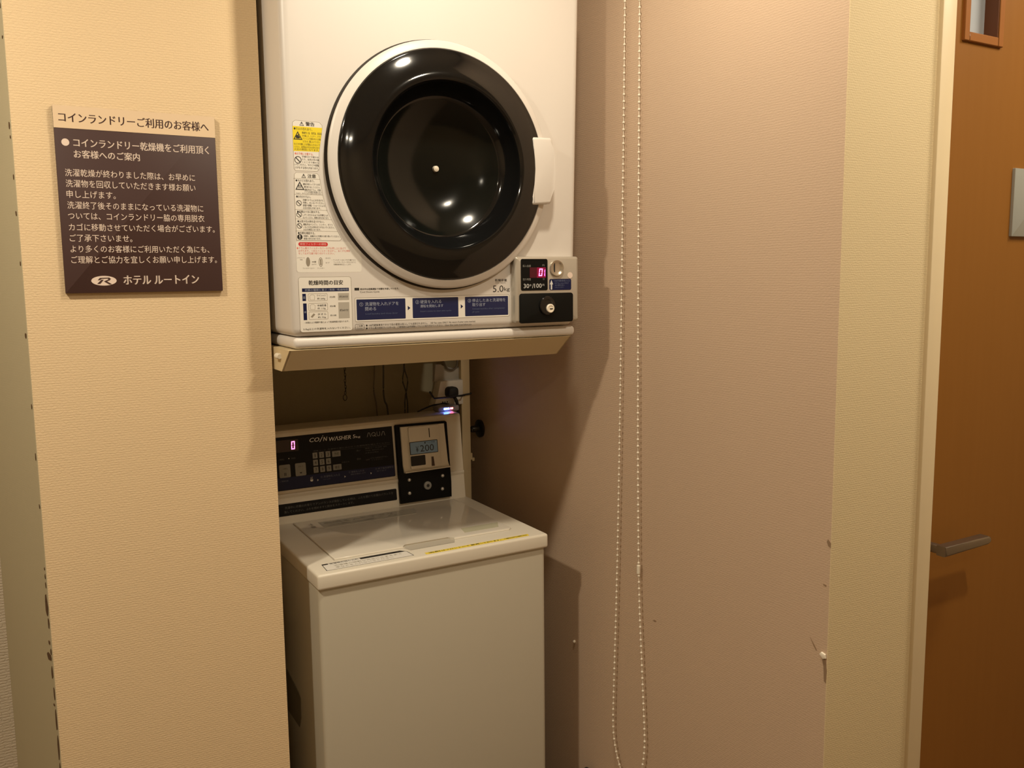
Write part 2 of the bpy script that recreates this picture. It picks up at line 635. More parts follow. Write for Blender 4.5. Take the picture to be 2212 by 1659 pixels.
# leaf with an opening for the small window
for a in ((1.465, wx0 + .006, FLOOR + .008, .735), (wx1 - .006, 2.37, FLOOR + .008, .735), (wx0 + .006, wx1 - .006, FLOOR + .008, wz0 + .006), (wx0 + .006, wx1 - .006, wz1 - .006, .735)):
    box(b, a[0], a[1], DY, DY + .036, a[2], a[3])
leaf = obj('leaf', b, M_DOORWOOD, dr, smooth=False)
FD = Frame((0, DY, 0))
b = BM()
fwid = .017
for a in ((wx0, wx0 + fwid, wz0, wz1), (wx1 - fwid, wx1, wz0, wz1), (wx0 + fwid, wx1 - fwid, wz0, wz0 + fwid), (wx0 + fwid, wx1 - fwid, wz1 - fwid, wz1)):
    box(b, a[0], a[1], DY - .006, DY + .024, a[2], a[3], .0015, 1)
wf = obj('window_frame', b, M_BROWNTRIM, dr)
obj('reveal', box(BM(), wx1 - fwid - .002, wx1 - fwid, DY - .004, DY + .024, wz0 + fwid, wz1 - fwid), M_DARKREVEAL, wf, smooth=False)  # inner side of the frame, darker than its front
obj('pane', box(BM(), wx0 + fwid, wx1 - fwid, DY + .024, DY + .028, wz0 + fwid, wz1 - fwid), M_FROST, wf, smooth=False)
obj('sign_plate', prism(BM(), FD, rrect(1.785, 1.940, .068, .204, .001), 0.0, .006, .0008), M_PLATE, dr, label='grey metal sign plate')
b = BM()
lathe(b, 1.535, -.534, [(0, DY - .008), (.024, DY - .008), (.026, DY - .006), (.026, DY)], 32)
hp = obj('handle_rose', b, M_STEEL, dr)
b = BM()
box(b, 1.5275, 1.5435, .9965, DY - .004, -.5435, -.5265, .003, 2)
obj('handle_neck', b, M_STEEL, hp)
b = BM()
prism(b, Frame((0, 1.003, 0)), [(1.526, -.545), (1.665, -.542), (1.672, -.539), (1.674, -.534), (1.672, -.528), (1.665, -.525), (1.526, -.525)], -0.010, 0.010, .004, 3)
obj('lever', b, M_STEEL, hp, label='brushed steel lever')

# ------------------------------------------------------------------ wall sign
k = P / 1.75
FS = Frame((0, P, 0))


def sg(v):
    return v * k


sgn = thing('wall_sign', (sg(.2315), P, sg(-.024)), 'brown laundry notice board with cream header on the beige wall', 'sign')
b = BM()
prism(b, FS, rrect(sg(.0965), sg(.3665), sg(-.023), sg(.3005), .001), .0005, .0075, .0006, 2)
obj('board', b, M_SIGN, sgn)
b = BM()
prism(b, FS, rrect(sg(.0965), sg(.3665), sg(.2625), sg(.3005), .0), .0074, .0080)
box(b, sg(.0965), sg(.0967), P - .0078, P - .0006, sg(.2625), sg(.3005))
obj('header', b, M_SIGNCREAM, sgn, smooth=False, label='cream header strip')
b = BM()
text(b, FS, 'コインランドリーご利用のお客様へ', sg(.105), sg(.355), sg(.2725), sg(.2895), .0081, bold=.06)
obj('header_lettering', b, M_SIGNINK, sgn, smooth=False)
b = BM()
lines = [('コインランドリー乾燥機をご利用頂く', .1255, .3535, .2315, .2465, .06), ('お客様へのご案内', .125, .232, .2125, .2265, .06),
         ('洗濯乾燥が終わりました際は、お早めに', .109, .326, .1805, .1935, 0), ('洗濯物を回収していただきます様お願い', .109, .326, .162, .175, 0),
         ('申し上げます。', .109, .188, .1435, .1565, 0), ('洗濯終了後そのままになっている洗濯物に', .109, .338, .1245, .1375, 0),
         ('ついては、コインランドリー脇の専用脱衣', .109, .339, .106, .119, 0), ('カゴに移動させていただく場合がございます。', .109, .357, .0865, .0995, 0),
         ('ご了承下さいませ。', .109, .211, .0675, .0805, 0), ('より多くのお客様にご利用いただく為にも、', .109, .345, .0485, .0615, 0),
         ('ご理解とご協力を宜しくお願い申し上げます。', .109, .358, .0295, .0425, 0)]
for t, x0, x1, z0, z1, bd in lines:
    text(b, FS, t, sg(x0), sg(x1), sg(z0), sg(z1), .0077, bold=bd)
obj('lettering', b, M_SIGNTEXT, sgn, smooth=False)
obj('name_lettering', text(BM(), FS, 'ホテル ルートイン', sg(.192), sg(.323), sg(-.009), sg(.0075), .0077, bold=.09), M_SIGNTEXT, sgn, smooth=False)
obj('bullet_dot', prism(BM(), FS, circ(sg(.113), sg(.2385), .0062), .0074, .0079), M_SIGNTEXT, sgn, smooth=False)
lg = obj('logo_oval', prism(BM(), FS, circ(sg(.1595), sg(-.0015), .0207, 40, .0086), .0074, .0079), M_SIGNTEXT, sgn, smooth=False)
b = BM()
lx, lz = sg(.1595), sg(-.0015)
pl1 = [(-.0100, .0012), (-.0065, .0052), (.0090, .0056), (.0112, .0035), (.0095, .0008), (.0045, -.0008), (.0125, -.0062), (.0085, -.0066), (-.0002, -.0010), (.0068, .0020), (.0072, .0034), (.0060, .0040), (-.0035, .0036), (-.0065, .0014)]
prism(b, FS, [(lx + x, lz + z) for x, z in reversed(pl1)], .0079, .0083)
prism(b, FS, [(lx - .0112, lz - .0052), (lx - .0062, lz - .0052), (lx - .0005, lz + .0018), (lx - .0042, lz + .0018)], .0079, .0083)
obj('logo_mark', b, M_SIGN, lg, smooth=False)

# ------------------------------------------------------------------ coin dryer
YD = 1.63
DCX, DCZ = .7836, .2175
dry = thing('coin_dryer', (.788, 1.9, -.1345), 'white coin-operated tumble dryer with round black door, mounted above the washer', 'dryer')
b = BM()
box(b, .466, 1.110, YD, 2.20, -.1115, .66, .016, 5)
for v in b.verts:
    if v.co.x > 1.0:
        v.co.x += (v.co.z - .2) * .024
ff = min((f for f in b.faces if f.normal.y < -.99), key=lambda f: -f.calc_area())
oe = list(ff.edges)
b.faces.remove(ff)
cv = [b.verts.new((DCX + .2428 * math.cos(2 * math.pi * q / 128), YD, DCZ + .2428 * math.sin(2 * math.pi * q / 128))) for q in range(128)]
ce = [b.edges.new((cv[q], cv[(q + 1) % 128])) for q in range(128)]
bmesh.ops.triangle_fill(b, use_beauty=True, edges=oe + ce, normal=(0, -1, 0))
cab = obj('cabinet', b, M_WHITE, dry)
b = BM()
box(b, .468, 1.106, YD + .001, 2.19, -.1345, -.1125, .009, 4)
obj('plinth', b, M_WHITE, dry)
FY = Frame((0, YD, 0))
# gap round the door: its shade put in as a dark ring
b = BM()
lathe(b, DCX, DCZ, [(.2452, YD), (.2449, YD - .0008), (.2405, YD - .0010), (.2405, YD - .011), (.236, YD - .011)], 128)
obj('door_gap_shade', b, mat('gap_shade', (0.035, 0.026, 0.018), 0.6), dry)
# door : black convex rim falling into a well
b = BM()
prof = [(.2262, YD - .0170)]
for kk in range(9):
    t = math.radians(85 * kk / 8)
    prof.append((.2195 + .0055 * math.cos(t), YD - .0190 - .006 * math.sin(t)))
prof += [(.210, YD - .0290), (.196, YD - .0345), (.180, YD - .0385), (.170, YD - .0400), (.1645, YD - .0392), (.1612, YD - .0360), (.1590, YD - .029), (.155, YD - .018), (.149, YD - .006), (.142, YD + .005), (.1380, YD + .0095), (.1347, YD + .0112)]
lathe(b, DCX, DCZ, prof, 128)
door = obj('door', b, M_BLACKGLOSS, dry, label='glossy black round door')
b = BM()
lathe(b, DCX, DCZ, [(.2360, YD - .0100), (.2412, YD - .0100), (.2419, YD - .0108), (.2419, YD - .0122), (.2408, YD - .0142), (.2375, YD - .0160), (.2320, YD - .0183), (.2272, YD - .0202), (.2255, YD - .0204), (.2248, YD - .018)], 128)
obj('door_ring', b, M_WHITE, door, label='white ring')
b = BM()
pr = []
for kk in range(25):
    r = .1350 * (1 - kk / 24)
    pr.append((r, YD + .0110 + .0380 * (1 - (r / .135) ** 3)))
lathe(b, DCX, DCZ, pr, 96)
obj('door_window', b, M_GLASS, door, label='dark glass window')
obj('centre_cap', lathe(BM(), .7905, .2195, [(0, YD + .0415), (.003, YD + .0418), (.0058, YD + .0432), (.0064, YD + .0490)], 24), M_CHAIN, door, label='small cream cap')
# handle
hp_ = [(.9735, .150), (.9765, .1465), (1.0195, .150), (1.0235, .154), (1.0290, .180), (1.0315, .205), (1.0318, .230), (1.0290, .262), (1.0255, .282), (1.0215, .2865), (.9800, .2855), (.9758, .2815), (.9790, .262), (.9815, .240), (.9823, .220), (.9800, .190), (.9750, .163)]
obj('handle', prism(BM(), FY, hp_, 0.006, .034, .006, 4), M_WHITE, door, label='white door handle')

# warning labels
E1 = .00012


def lbl(parent, name, poly, m_, c=E1):
    return obj(name, prism(BM(), FY, poly, 0.0, c), m_, parent, smooth=False)


wlab = lbl(dry, 'warning_label', rrect(.4805, .5385, .196, .2875, .006) if False else [(.4835, .196), (.5245, .1965), (.5285, .200), (.5300, .232), (.5340, .255), (.5375, .276), (.5375, .281), (.5320, .2865), (.4865, .2872), (.4815, .2835), (.4810, .276), (.4808, .20)], M_STICKER)
b = BM()
outline(b, FY, [(.4835, .196), (.5245, .1965), (.5285, .200), (.5300, .232), (.5340, .255), (.5375, .276), (.5375, .281), (.5320, .2865), (.4865, .2872), (.4815, .2835), (.4810, .276), (.4808, .20)], .0006, E1, .00018)
obj('outline', b, M_LINE, wlab, smooth=False)
obj('yellow_field', prism(BM(), FY, [(.4812, .2315), (.5297, .2325), (.5340, .2555), (.5372, .2765), (.4812, .2765)], E1, .0002), M_YELLOW, wlab, smooth=False)


def tri(b, x, z, s):
    outline(b, FY, [(x - s, z - s * .85), (x + s, z - s * .85), (x, z + s * .95)], s * .18, .0002, .0003)


def proh(b, x, z, r):
    outline(b, FY, circ(x, z, r, 24), r * .18, .0002, .0003)
    d = r * .64
    w = r * .09
    prism(b, FY, [(x - d - w, z + d - w), (x + d - w, z - d - w), (x + d + w, z - d + w), (x - d + w, z + d + w)], .0002, .0003)


b = BM()
tri(b, .4985, .2815, .0042)
text(b, FY, '!', .4979, .4991, .2792, .2836, .0003)
text(b, FY, '警告', .5060, .5225, .2782, .2852, .0003, bold=.08)
tri(b, .4905, .2595, .0085)
fl_ = [(-.0032, -.0045), (.0032, -.0045), (.0040, -.0015), (.0020, .0002), (.0012, .0040), (-.0010, .0010), (-.0022, .0020), (-.0040, -.0012)]
prism(b, FY, [(.4905 + x, .2590 + z) for x, z in fl_], .0002, .0003)
T = [('●引火の恐れあり。', .4835, .518, .2697, .2745), ('機械内に油、食用油、美容系', .4985, .536, .2632, .2677), ('の付着した、シンナー、ドライ', .4985, .5345, .2580, .2620), ('クリーニング液等の付いた衣類', .4990, .5335, .2530, .2570),
     ('などを入れ、運転しないでください。', .4995, .5320, .2480, .2520), ('などの付着した衣類は入れないで', .4830, .5315, .2425, .2467), ('ください。自然発火や引火の恐れがあり', .4830, .5305, .2375, .2415), ('火災の原因になります。', .4830, .5295, .2332, .2370)]
for t in T:
    text(b, FY, *t, .0003)
T = [('子様だけで使わせ', .4965, .5285, .2205, .2240), ('たり、幼児の手の届', .4965, .5285, .2155, .2192), ('くところで使わな', .4965, .5283, .2107, .2142), ('いでください。やけどや感電', .4825, .5280, .2055, .2095), ('けがをする恐れがあります。', .4825, .5275, .2000, .2042)]
for t in T:
    text(b, FY, *t, .0003)
proh(b, .4890, .2160, .0066)
obj('lettering', b, M_INK, wlab, smooth=False)
b = BM()
text(b, FY, '●お子様に注意する。', .4835, .5185, .2250, .2297, .0003)
obj('red_lettering', b, M_REDTEXT, wlab, smooth=False)

cpoly = [(.4805, .0690), (.5640, .0690), (.5678, .0725), (.5610, .0860), (.5495, .1080), (.5410, .1250), (.5340, .1530), (.5295, .1820), (.5275, .1900), (.5235, .1935), (.4845, .1935), (.4808, .1900), (.4795, .1500)]
clab = lbl(dry, 'caution_label', cpoly, M_STICKER)
b = BM()
outline(b, FY, cpoly, .0006, E1, .00018)
for x1, z in ((.5295, .1822), (.5335, .1535), (.5415, .1255), (.5492, .1085), (.5605, .0865)):
    prism(b, FY, rrect(.4797, x1, z - .0003, z + .0003), E1, .00018)
obj('outline', b, M_LINE, clab, smooth=False)
b = BM()
tri(b, .4985, .1875, .0042)
text(b, FY, '!', .4979, .4991, .1852, .1896, .0003)
text(b, FY, '注意', .5060, .5215, .1842, .1912, .0003, bold=.08)
tri(b, .4905, .1690, .0085)
for dx in (-.0022, 0, .0022):
    prism(b, FY, rrect(.4905 + dx - .0005, .4905 + dx + .0005, .1650, .1712), .0002, .0003)
proh(b, .4875, .1375, .0052)
proh(b, .4870, .1165, .0050)
proh(b, .4870, .0960, .0050)
prism(b, FY, circ(.4868, .0755, .0050, 24), .0002, .0003)
T = [('●やけどの恐れあり。', .4830, .5185, .1765, .1808), ('運転が終わってすぐの衣', .4965, .5290, .1705, .1745), ('類を取り出してください。', .4985, .5295, .1655, .1692), ('運転中はドラム、衣類、', .4990, .5310, .1605, .1642),
     ('ドアの内側が高温になっ', .4995, .5320, .1570, .1600), ('ており、やけどをする恐れがあります。', .4830, .5320, .1542, .1566), ('●水をかけない。', .4830, .5105, .1470, .1518), ('衣類やドラムに水を付けた', .4950, .5345, .1415, .1455), ('衣類に、水しないでください。', .4950, .5360, .1368, .1405),
     ('感電や漏電・ショートによる', .4950, .5375, .1318, .1357), ('火災の恐れがあります。', .4950, .5290, .1270, .1308), ('●衣類は十分に脱水する。', .4835, .5270, .1198, .1242), ('しずくのたれるような衣類を入れ', .4940, .5430, .1142, .1182), ('ないでください。故障の恐れがあります。', .4940, .5440, .1095, .1132),
     ('●火気や引火物を近づけない。', .4835, .5345, .1020, .1065), ('運転中はベンジン、シンナー、ガソリ', .4940, .5505, .0968, .1008), ('ンなどの引火物を近づけないでください。', .4940, .5540, .0920, .0957), ('火災の原因になります。', .4940, .5275, .0875, .0910),
     ('●衣類を確認する。', .4835, .5160, .0805, .0850), ('衣類を、金属片など衣類から取り除いてください。', .4940, .5635, .0755, .0792), ('感電の恐れがあります。', .4940, .5270, .0708, .0742)]
for t in T:
    text(b, FY, *t, .0003)
obj('lettering', b, M_INK, clab, smooth=False)
b = BM()
prism(b, FY, rrect(.4860, .4876, .0745, .0790), .0003, .0004)
prism(b, FY, circ(.4868, .0728, .0008, 10), .0003, .0004)
obj('exclamation_mark', b, M_STICKER, clab, smooth=False)

# filter cleaning note
nlab = lbl(dry, 'filter_note_label', rrect(.4785, .6060, .0100, .0675, .005), M_STICKER, .0001)
obj('red_banner', prism(BM(), FY, rrect(.4835, .5400, .0585, .0660, .0035), .0001, .0002), M_RED, nlab, smooth=False)
b = BM()
text(b, FY, '排気フィルターの掃除', .4865, .5370, .0600, .0648, .0003)
obj('banner_lettering', b, mat('pink_print', (0.85, 0.5, 0.45), 0.5), nlab, smooth=False)
b = BM()
for t in (('●ドラム奥のフィルターカバーの爪を押し上にあげて', .4800, .5755, .0528, .0570), ('はずれます。つまみフィルターをはずし、糸くずを掃除', .4830, .5835, .0480, .0520), ('をして必ず元通り取り付けてください。', .4830, .5525, .0432, .0472)):
    text(b, FY, *t, .0002)
obj('red_lettering', b, M_REDTEXT, nlab, smooth=False)
b = BM()
for t in (('(プラスチック)', .4800, .4945, .0355, .0380), ('本体', .4850, .4900, .0322, .0348), ('フィルターカバー', .4900, .5130, .0160, .0190), ('フィルター', .5180, .5320, .0160, .0190), ('はずす', .5075, .5165, .0235, .0262), ('合わせる', .5345, .5440, .0350, .0378), ('糸くず', .5345, .5420, .0265, .0292),
          ('・フィルターに糸くずが付着すると', .5470, .5945, .0312, .0345), ('フィルターカバーを元どおりに', .5500, .5950, .0270, .0302), ('衣類乾燥状態は正しくします。', .5500, .5850, .0228, .0260)):
    text(b, FY, *t, .0002)
prism(b, FY, rrect(.5080, .5140, .0287, .0301), .0001, .0002)
prism(b, FY, [(.5138, .0272), (.5165, .0294), (.5138, .0316)], .0001, .0002)
obj('lettering', b, M_INKGREY, nlab, smooth=False)
b = BM()
prism(b, FY, circ(.5005, .0295, .0040, 24, .0088), .0001, .0002)
outline(b, FY, circ(.5250, .0290, .0040, 24, .0088), .0012, .0001, .0002)
prism(b, FY, rrect(.5235, .5265, .0235, .0345), .0001, .0002)
obj('filter_pictogram', b, M_LINE, nlab, smooth=False)

# drying time table
tlab = lbl(dry, 'drying_time_label', rrect(.4805, .5840, -.1025, .0015, .005), M_STICKER, .0001)
b = BM()
outline(b, FY, rrect(.4805, .5840, -.1025, .0015, .005), .0006, .0001, .0002)
for z0, z1 in ((-.0440, -.0300), (-.0620, -.0480), (-.0790, -.0640)):
    outline(b, FY, rrect(.4980, .5355, z0, z1, .002), .0006, .0001, .0002)
# shirt, singlet and towel pictograms
for px, pz in ((.5060, -.0370), (.5060, -.0550)):
    outline(b, FY, [(px - .0045, pz - .005), (px + .0045, pz - .005), (px + .0050, pz + .003), (px + .0020, pz + .005), (px - .0020, pz + .005), (px - .0050, pz + .003)], .0005, .0001, .0002)
prism(b, FY, [(.5015, -.0735), (.5045, -.0755), (.5105, -.0695), (.5075, -.0672)], .0001, .0002)
obj('outline', b, M_LINE, tlab, smooth=False)
b = BM()
prism(b, FY, rrect(.4868, .5785, -.0265, -.0200, .0002), .0001, .0002)
prism(b, FY, rrect(.4870, .4938, -.0435, -.0300, .0003), .0001, .0002)
prism(b, FY, rrect(.4878, .4945, -.0795, -.0480, .0003), .0001, .0002)
obj('navy_band', b, M_NAVYDK, tlab, smooth=False)
b = BM()
prism(b, FY, rrect(.5565, .5785, -.0435, -.0300), .0001, .0002)
prism(b, FY, rrect(.5565, .5785, -.0785, -.0475), .0001, .0002)
obj('grey_field', b, M_GREYBOX, tlab, smooth=False)
b = BM()
for t in (('乾燥時間の目安', .5000, .5670, -.0140, -.0050, .07), ('ワイシャツ', .5150, .5320, -.0358, -.0322, 0), ('約 200g', .5155, .5310, -.0420, -.0378, 0), ('半袖肌着', .5150, .5325, -.0545, -.0505, 0), ('約 110g', .5155, .5310, -.0603, -.0563, 0), ('タオル', .5150, .5325, -.0710, -.0672, 0), ('約 70g', .5155, .5310, -.0770, -.0732, 0),
          ('約5枚', .5400, .5510, -.0388, -.0352, 0), ('約5着', .5400, .5510, -.0562, -.0526, 0), ('約15枚', .5400, .5520, -.0738, -.0702, 0), ('約30分', .5590, .5765, -.0390, -.0345, 0), ('約60分', .5590, .5765, -.0650, -.0605, 0),
          ('・衣類および種類や量によって乾燥時間が変わります。', .4885, .5770, -.0862, -.0826, 0), ('5.0kg以上の洗濯物を入れないでください。', .4865, .5790, -.0993, -.0945, 0)):
    text(b, FY, *t[:5],   .0003, bold=t[5])
obj('lettering', b, M_INK, tlab, smooth=False)
for t in (('衣類の種類と重さ / 枚数 / 乾燥時間', .4920, .5765, -.0253, -.0212), ('綿', .4885, .4920, -.0400, -.0345), ('綿', .4893, .4930, -.0665, -.0625)):
    obj('band_lettering', text(BM(), FY, *t, .0003), M_PALETEXT, tlab, smooth=False)

# instruction strip
ilab = lbl(dry, 'instruction_label', rrect(.5895, .9350, -.0865, -.0395, .003), M_STICKER, .0001)
b = BM()
outline(b, FY, rrect(.5895, .9350, -.0865, -.0395, .003), .0008, .0001, .0002)
obj('outline', b, M_LINE, ilab, smooth=False)
for x0, x1 in ((.5930, .6955), (.7110, .8135), (.8290, .9320)):
    obj('step_panel', prism(BM(), FY, rrect(x0, x1, -.0832, -.0430, .0015), .0001, .0002), M_NAVY, ilab, smooth=False)
for x in (.7030, .8215):
    obj('arrow', prism(BM(), FY, [(x - .0025, -.0670), (x + .0030, -.0625), (x - .0025, -.0580)], .0001, .0002), M_NAVYDK, ilab, smooth=False)
for ts in ((('①', .5990, .6065, -.0565, -.0490), ('洗濯物を入れドアを', .6105, .6810, -.0562, -.0487), ('閉める', .6105, .6330, -.0655, -.0583)),
           (('②', .7175, .7250, -.0548, -.0473), ('硬貨を入れる', .7280, .7750, -.0545, -.0473), ('運転を開始します', .7280, .7790, -.0625, -.0565)),
           (('③', .8355, .8430, -.0548, -.0473), ('停止したあと洗濯物を', .8460, .9255, -.0545, -.0473), ('取り出す', .8460, .8770, -.0632, -.0562))):
    b = BM()
    for t in ts:
        text(b, FY, *t, .0003)
    obj('step_lettering', b, M_PALETEXT, ilab, smooth=False)
for ts in ((('Load laundry and close door', .6110, .6785, -.0738, -.0700),), (('Insert coins to start the cycle', .7280, .7970, -.0722, -.0684),),
           (('Unload laundry after completion', .8460, .9235, -.0706, -.0668), ('of cycle', .8460, .8620, -.0768, -.0730))):
    b = BM()
    for t in ts:
        text(b, FY, *t, .0003)
    obj('small_lettering', b, mat('dim_blue_print', (0.10, 0.13, 0.22), 0.4), ilab, smooth=False)
# loose print on the front
for nm, ts in (('capacity_lettering', (('乾燥容量', .9010, .9295, -.0125, -.0068, .07), ('Dryer Capacity', .9020, .9270, -.0168, -.0138, 0), ('5.0', .8955, .9210, -.0345, -.0205, 0), ('kg', .9225, .9362, -.0345, -.0245, 0))),
               ('cool_down_lettering', (('表示中は送風運転で衣類を冷却しています。', .6015, .6825, -.0252, -.0212, .07), ('Cool Down Cycle', .6010, .6410, -.0312, -.0272, 0))),
               ('caution_lettering', (('ご注意', .5925, .6045, -.0962, -.0922, 0), ('Caution', .5925, .6040, -.1008, -.0978, 0),
                                      ('● 100円硬貨専用ですので他の硬貨は投入しても返却されません。  100 Yen coins ONLY. No return if other coins inserted.', .6110, .8530, -.0962, -.0918, 0),
                                      ('● ドラム奥の排気フィルターは、ご使用前に必ず掃除してもとに取り付けてください。 Clean filter inside drum before use.', .6110, .8440, -.1020, -.0976, 0)))):
    b = BM()
    for t in ts:
        text(b, FY, *t[:5], .0002, bold=t[5])
    if nm[0:3] == 'coo':
        prism(b, FY, rrect(.5900, .5995, -.0255, -.0205), 0, .0002)
    if nm[0:3] == 'cau':
        outline(b, FY, rrect(.5890, .6075, -.1025, -.0905, .003), .0004, 0, .0002)
    obj(nm, b, M_INK, dry, smooth=False)

# coin box on the dryer
cpts = rrect(.9400, 1.1020, -.1010, .0400, .006)
b = BM()
prism(b, FY, cpts, -.030, .018, .006, 3)
cb = obj('coin_box', b, M_SILVER, dry, label='silver coin box')
FC = Frame((0, YD - .018, 0))
obj('display_panel', prism(BM(), FC, rrect(.9535, 1.0205, -.0325, .0345, .004), -.001, .0006), M_BLACK, cb, smooth=False)
obj('display_window', prism(BM(), FC, rrect(.9935, 1.0155, -.0055, .0165, .0005), .0006, .0009), M_LEDGLOW, cb, smooth=False)  # halo of the lit digits put into the window as emission
obj('dim_halo_window', prism(BM(), FC, rrect(.9755, .9933, -.0055, .0165, .0005), .0006, .0009), mat('dim_led_halo', (0.03, 0.002, 0.004), 0.25, emit=(0.75, 0.0, 0.09), estr=0.05), cb, smooth=False)  # field of the unlit digits; faint halo put in as emission
b = BM()
seg7(b, FC, 'abcdef', .9975, 1.0060, -.0020, .0140, .0010, .0021)
obj('display_digit', b, M_LEDRED, cb, smooth=False)
b = BM()
seg7(b, FC, 'bc', 1.0050, 1.0135, -.0030, .0125, .0010, .0018, .04)
obj('display_digit', b, M_LEDMAG, cb, smooth=False)  # reflected ghost beside the zero, drawn as a glowing digit
for t in (('投入金額', .9580, .9780, .0172, .0222), ('円', 1.0070, 1.0120, .0185, .0228), ('残り時間', .9580, .9775, -.0112, -.0062), ('分', 1.0080, 1.0125, -.0105, -.0062)):
    obj('small_lettering', text(BM(), FC, *t, .0010), M_KEY, cb, smooth=False)
b = BM()
for t in (('30', .9600, .9735, -.0272, -.0180), ('分', .9745, .9790, -.0232, -.0190), ('/', .9810, .9850, -.0275, -.0178), ('100', .9865, 1.0050, -.0270, -.0178), ('円', 1.0070, 1.0115, -.0232, -.0190)):
    text(b, FC, *t, .0010)
obj('lettering', b, M_WTEXT, cb, smooth=False)
b = BM()
lathe(b, 1.0430, .0150, [(.0172, YD - .0178), (.0175, YD - .0205), (.0168, YD - .0224), (.0156, YD - .0224), (.0130, YD - .0206), (.0090, YD - .0194), (.0, YD - .0187)], 40)
obj('coin_dish', b, mat('polished_dish', (0.60, 0.56, 0.48), 0.24, metal=0.85), cb, label='round silver coin dish')
obj('coin_slot', prism(BM(), FC, rrect(1.0365, 1.0388, .0060, .0275, .001), -.003, .0022), M_BLACKMATT, cb, smooth=False)
obj('sticker_dot', prism(BM(), FC, circ(1.0790, -.0010, .0065, 24), -.001, .0006), M_SIGNTEXT, cb, smooth=False)
obj('coin_label', prism(BM(), FC, rrect(1.0250, 1.0815, -.0325, -.0085, .0035), -.001, .0006), M_NAVYDK, cb, smooth=False)
b = BM()
prism(b, FC, [(1.0283, -.0312), (1.0317, -.0312), (1.0317, -.0200), (1.0340, -.0200), (1.0300, -.0105), (1.0260, -.0200), (1.0283, -.0200)], .0006, .0010)
obj('arrow', b, M_WTEXT, cb, smooth=False)
b = BM()
for t in (('100円硬貨投入口', 1.0370, 1.0775, -.0145, -.0105), ('100 Yen coins ONLY', 1.0380, 1.0750, -.0190, -.0162), ('他の硬貨は投入', 1.0390, 1.0640, -.0235, -.0205), ('しないでください', 1.0390, 1.0620, -.0280, -.0250)):
    text(b, FC, *t, .0010)
obj('label_lettering', b, mat('muted_blue_print', (0.14, 0.17, 0.28), 0.4), cb, smooth=False)
b = BM()
prism(b, FC, rrect(.9490, 1.0860, -.1020, -.0385, .006), -.002, .0016, .0008)
cbd = obj('cash_door', b, M_BLACK, cb)
b = BM()
lathe(b, 1.0175, -.0650, [(.0205, YD - .0185), (.0200, YD - .0230), (.0185, YD - .0245), (.0130, YD - .0245), (.0120, YD - .0225), (0, YD - .0225)], 40)
obj('lock_collar', b, M_BLACKGLOSS, cb)
b = BM()
lathe(b, 1.0235, -.0715, [(.0095, YD - .0195), (.0095, YD - .0255), (.0085, YD - .0265), (.0062, YD - .0265), (.0055, YD - .0255), (0, YD - .0255)], 32)
obj('lock', b, M_CHAIN, cb, label='cream lock barrel')
obj('keyhole', box(BM(), 1.0215, 1.0285, YD - .0268, YD - .0250, -.0732, -.0712), M_BLACKMATT, cb, smooth=False)

# ------------------------------------------------------------------ dryer stand
st = thing('dryer_stand', (.775, 2.0, FLOOR), 'cream steel stand carrying the dryer over the washer', 'stand')
b = BM()
FT = Frame((0, 0, 0), (0, 1, 0), (0, 0, 1))   # a = y, b = z, c = x
trayprof = [(1.632, -.136), (1.690, -.180), (1.700, -.181), (1.700, -.177), (1.693, -.1765), (1.640, -.139), (2.20, -.139), (2.20, -.1355), (1.634, -.1355)]
prism(b, FT, list(trayprof), .4600, 1.0945)
# end plates
for x0, x1 in ((.4585, .4625), (1.0915, 1.0945)):
    prism(b, FT, [(1.632, -.136), (1.690, -.180), (2.20, -.180), (2.20, -.136)], x0, x1)
obj('tray', b, M_CREAMMETAL, st, smooth=False)
for x0 in (.4600, 1.134):
    b = BM()
    box(b, x0, x0 + .028, 2.262, 2.292, FLOOR, .55, .002, 2)
    obj('leg', b, M_CREAMMETAL, st)
b = BM()
box(b, .488, 1.134, 2.268, 2.288, -.176, -.140, .002, 2)
box(b, 1.0945, 1.160, 2.268, 2.288, -.176, -.140, .002, 2)
obj('cross_bar', b, M_CREAMMETAL, st)
obj('adjuster_nut', lathe(BM(), .4560, -.151, [(0, 1.690), (.0045, 1.690), (.006, 1.693), (.006, 1.7095), (.0, 1.7095)], 12), M_PAPER, st)
b = BM()
box(b, 1.161, 1.170, 2.268, 2.285, -.540, -.520, .001, 1)
box(b, 1.170, 1.178, 2.270, 2.283, -.545, -.535, .001, 1)
obj('clip', b, M_CREAMMETAL, st)

# ------------------------------------------------------------------ washing machine
wm = thing('washing_machine', (.80, 2.0, FLOOR), 'white top-loading coin washing machine standing under the dryer', 'washing machine')
b = BM()
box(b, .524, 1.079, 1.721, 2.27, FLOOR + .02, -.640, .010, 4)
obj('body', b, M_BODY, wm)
for x in (.56, 1.04):
    for y in (1.76, 2.22):
        obj('foot', lathe2 if False else box(BM(), x - .02, x + .02, y - .02, y + .02, FLOOR, FLOOR + .025, .004, 2), M_BLACKMATT, wm)
b = BM()
box(b, .520, 1.083, 1.713, 2.28, -.644, -.610, .006, 4)
obj('top_cover', b, M_WHITE2, wm)
FL = Frame((0, 0, -.610), (1, 0, 0), (0, 1, 0))
b = BM()
prism(b, FL, [(.583, 1.792), (.745, 1.792), (.752, 1.806), (.862, 1.806), (.872, 1.790), (1.018, 1.788), (1.028, 1.797), (1.033, 2.118), (.587, 2.118)], 0.0004, .0035, .002, 3)
lid = obj('lid', b, M_LIDTOP, wm, label='glossy white lid')
b = BM()
lo = [(.5815, 1.7905), (.7450, 1.7905), (.7520, 1.768), (.8620, 1.768), (.8720, 1.7885), (1.019, 1.7865), (1.0295, 1.796), (1.0345, 2.1195), (.5855, 2.1195)]
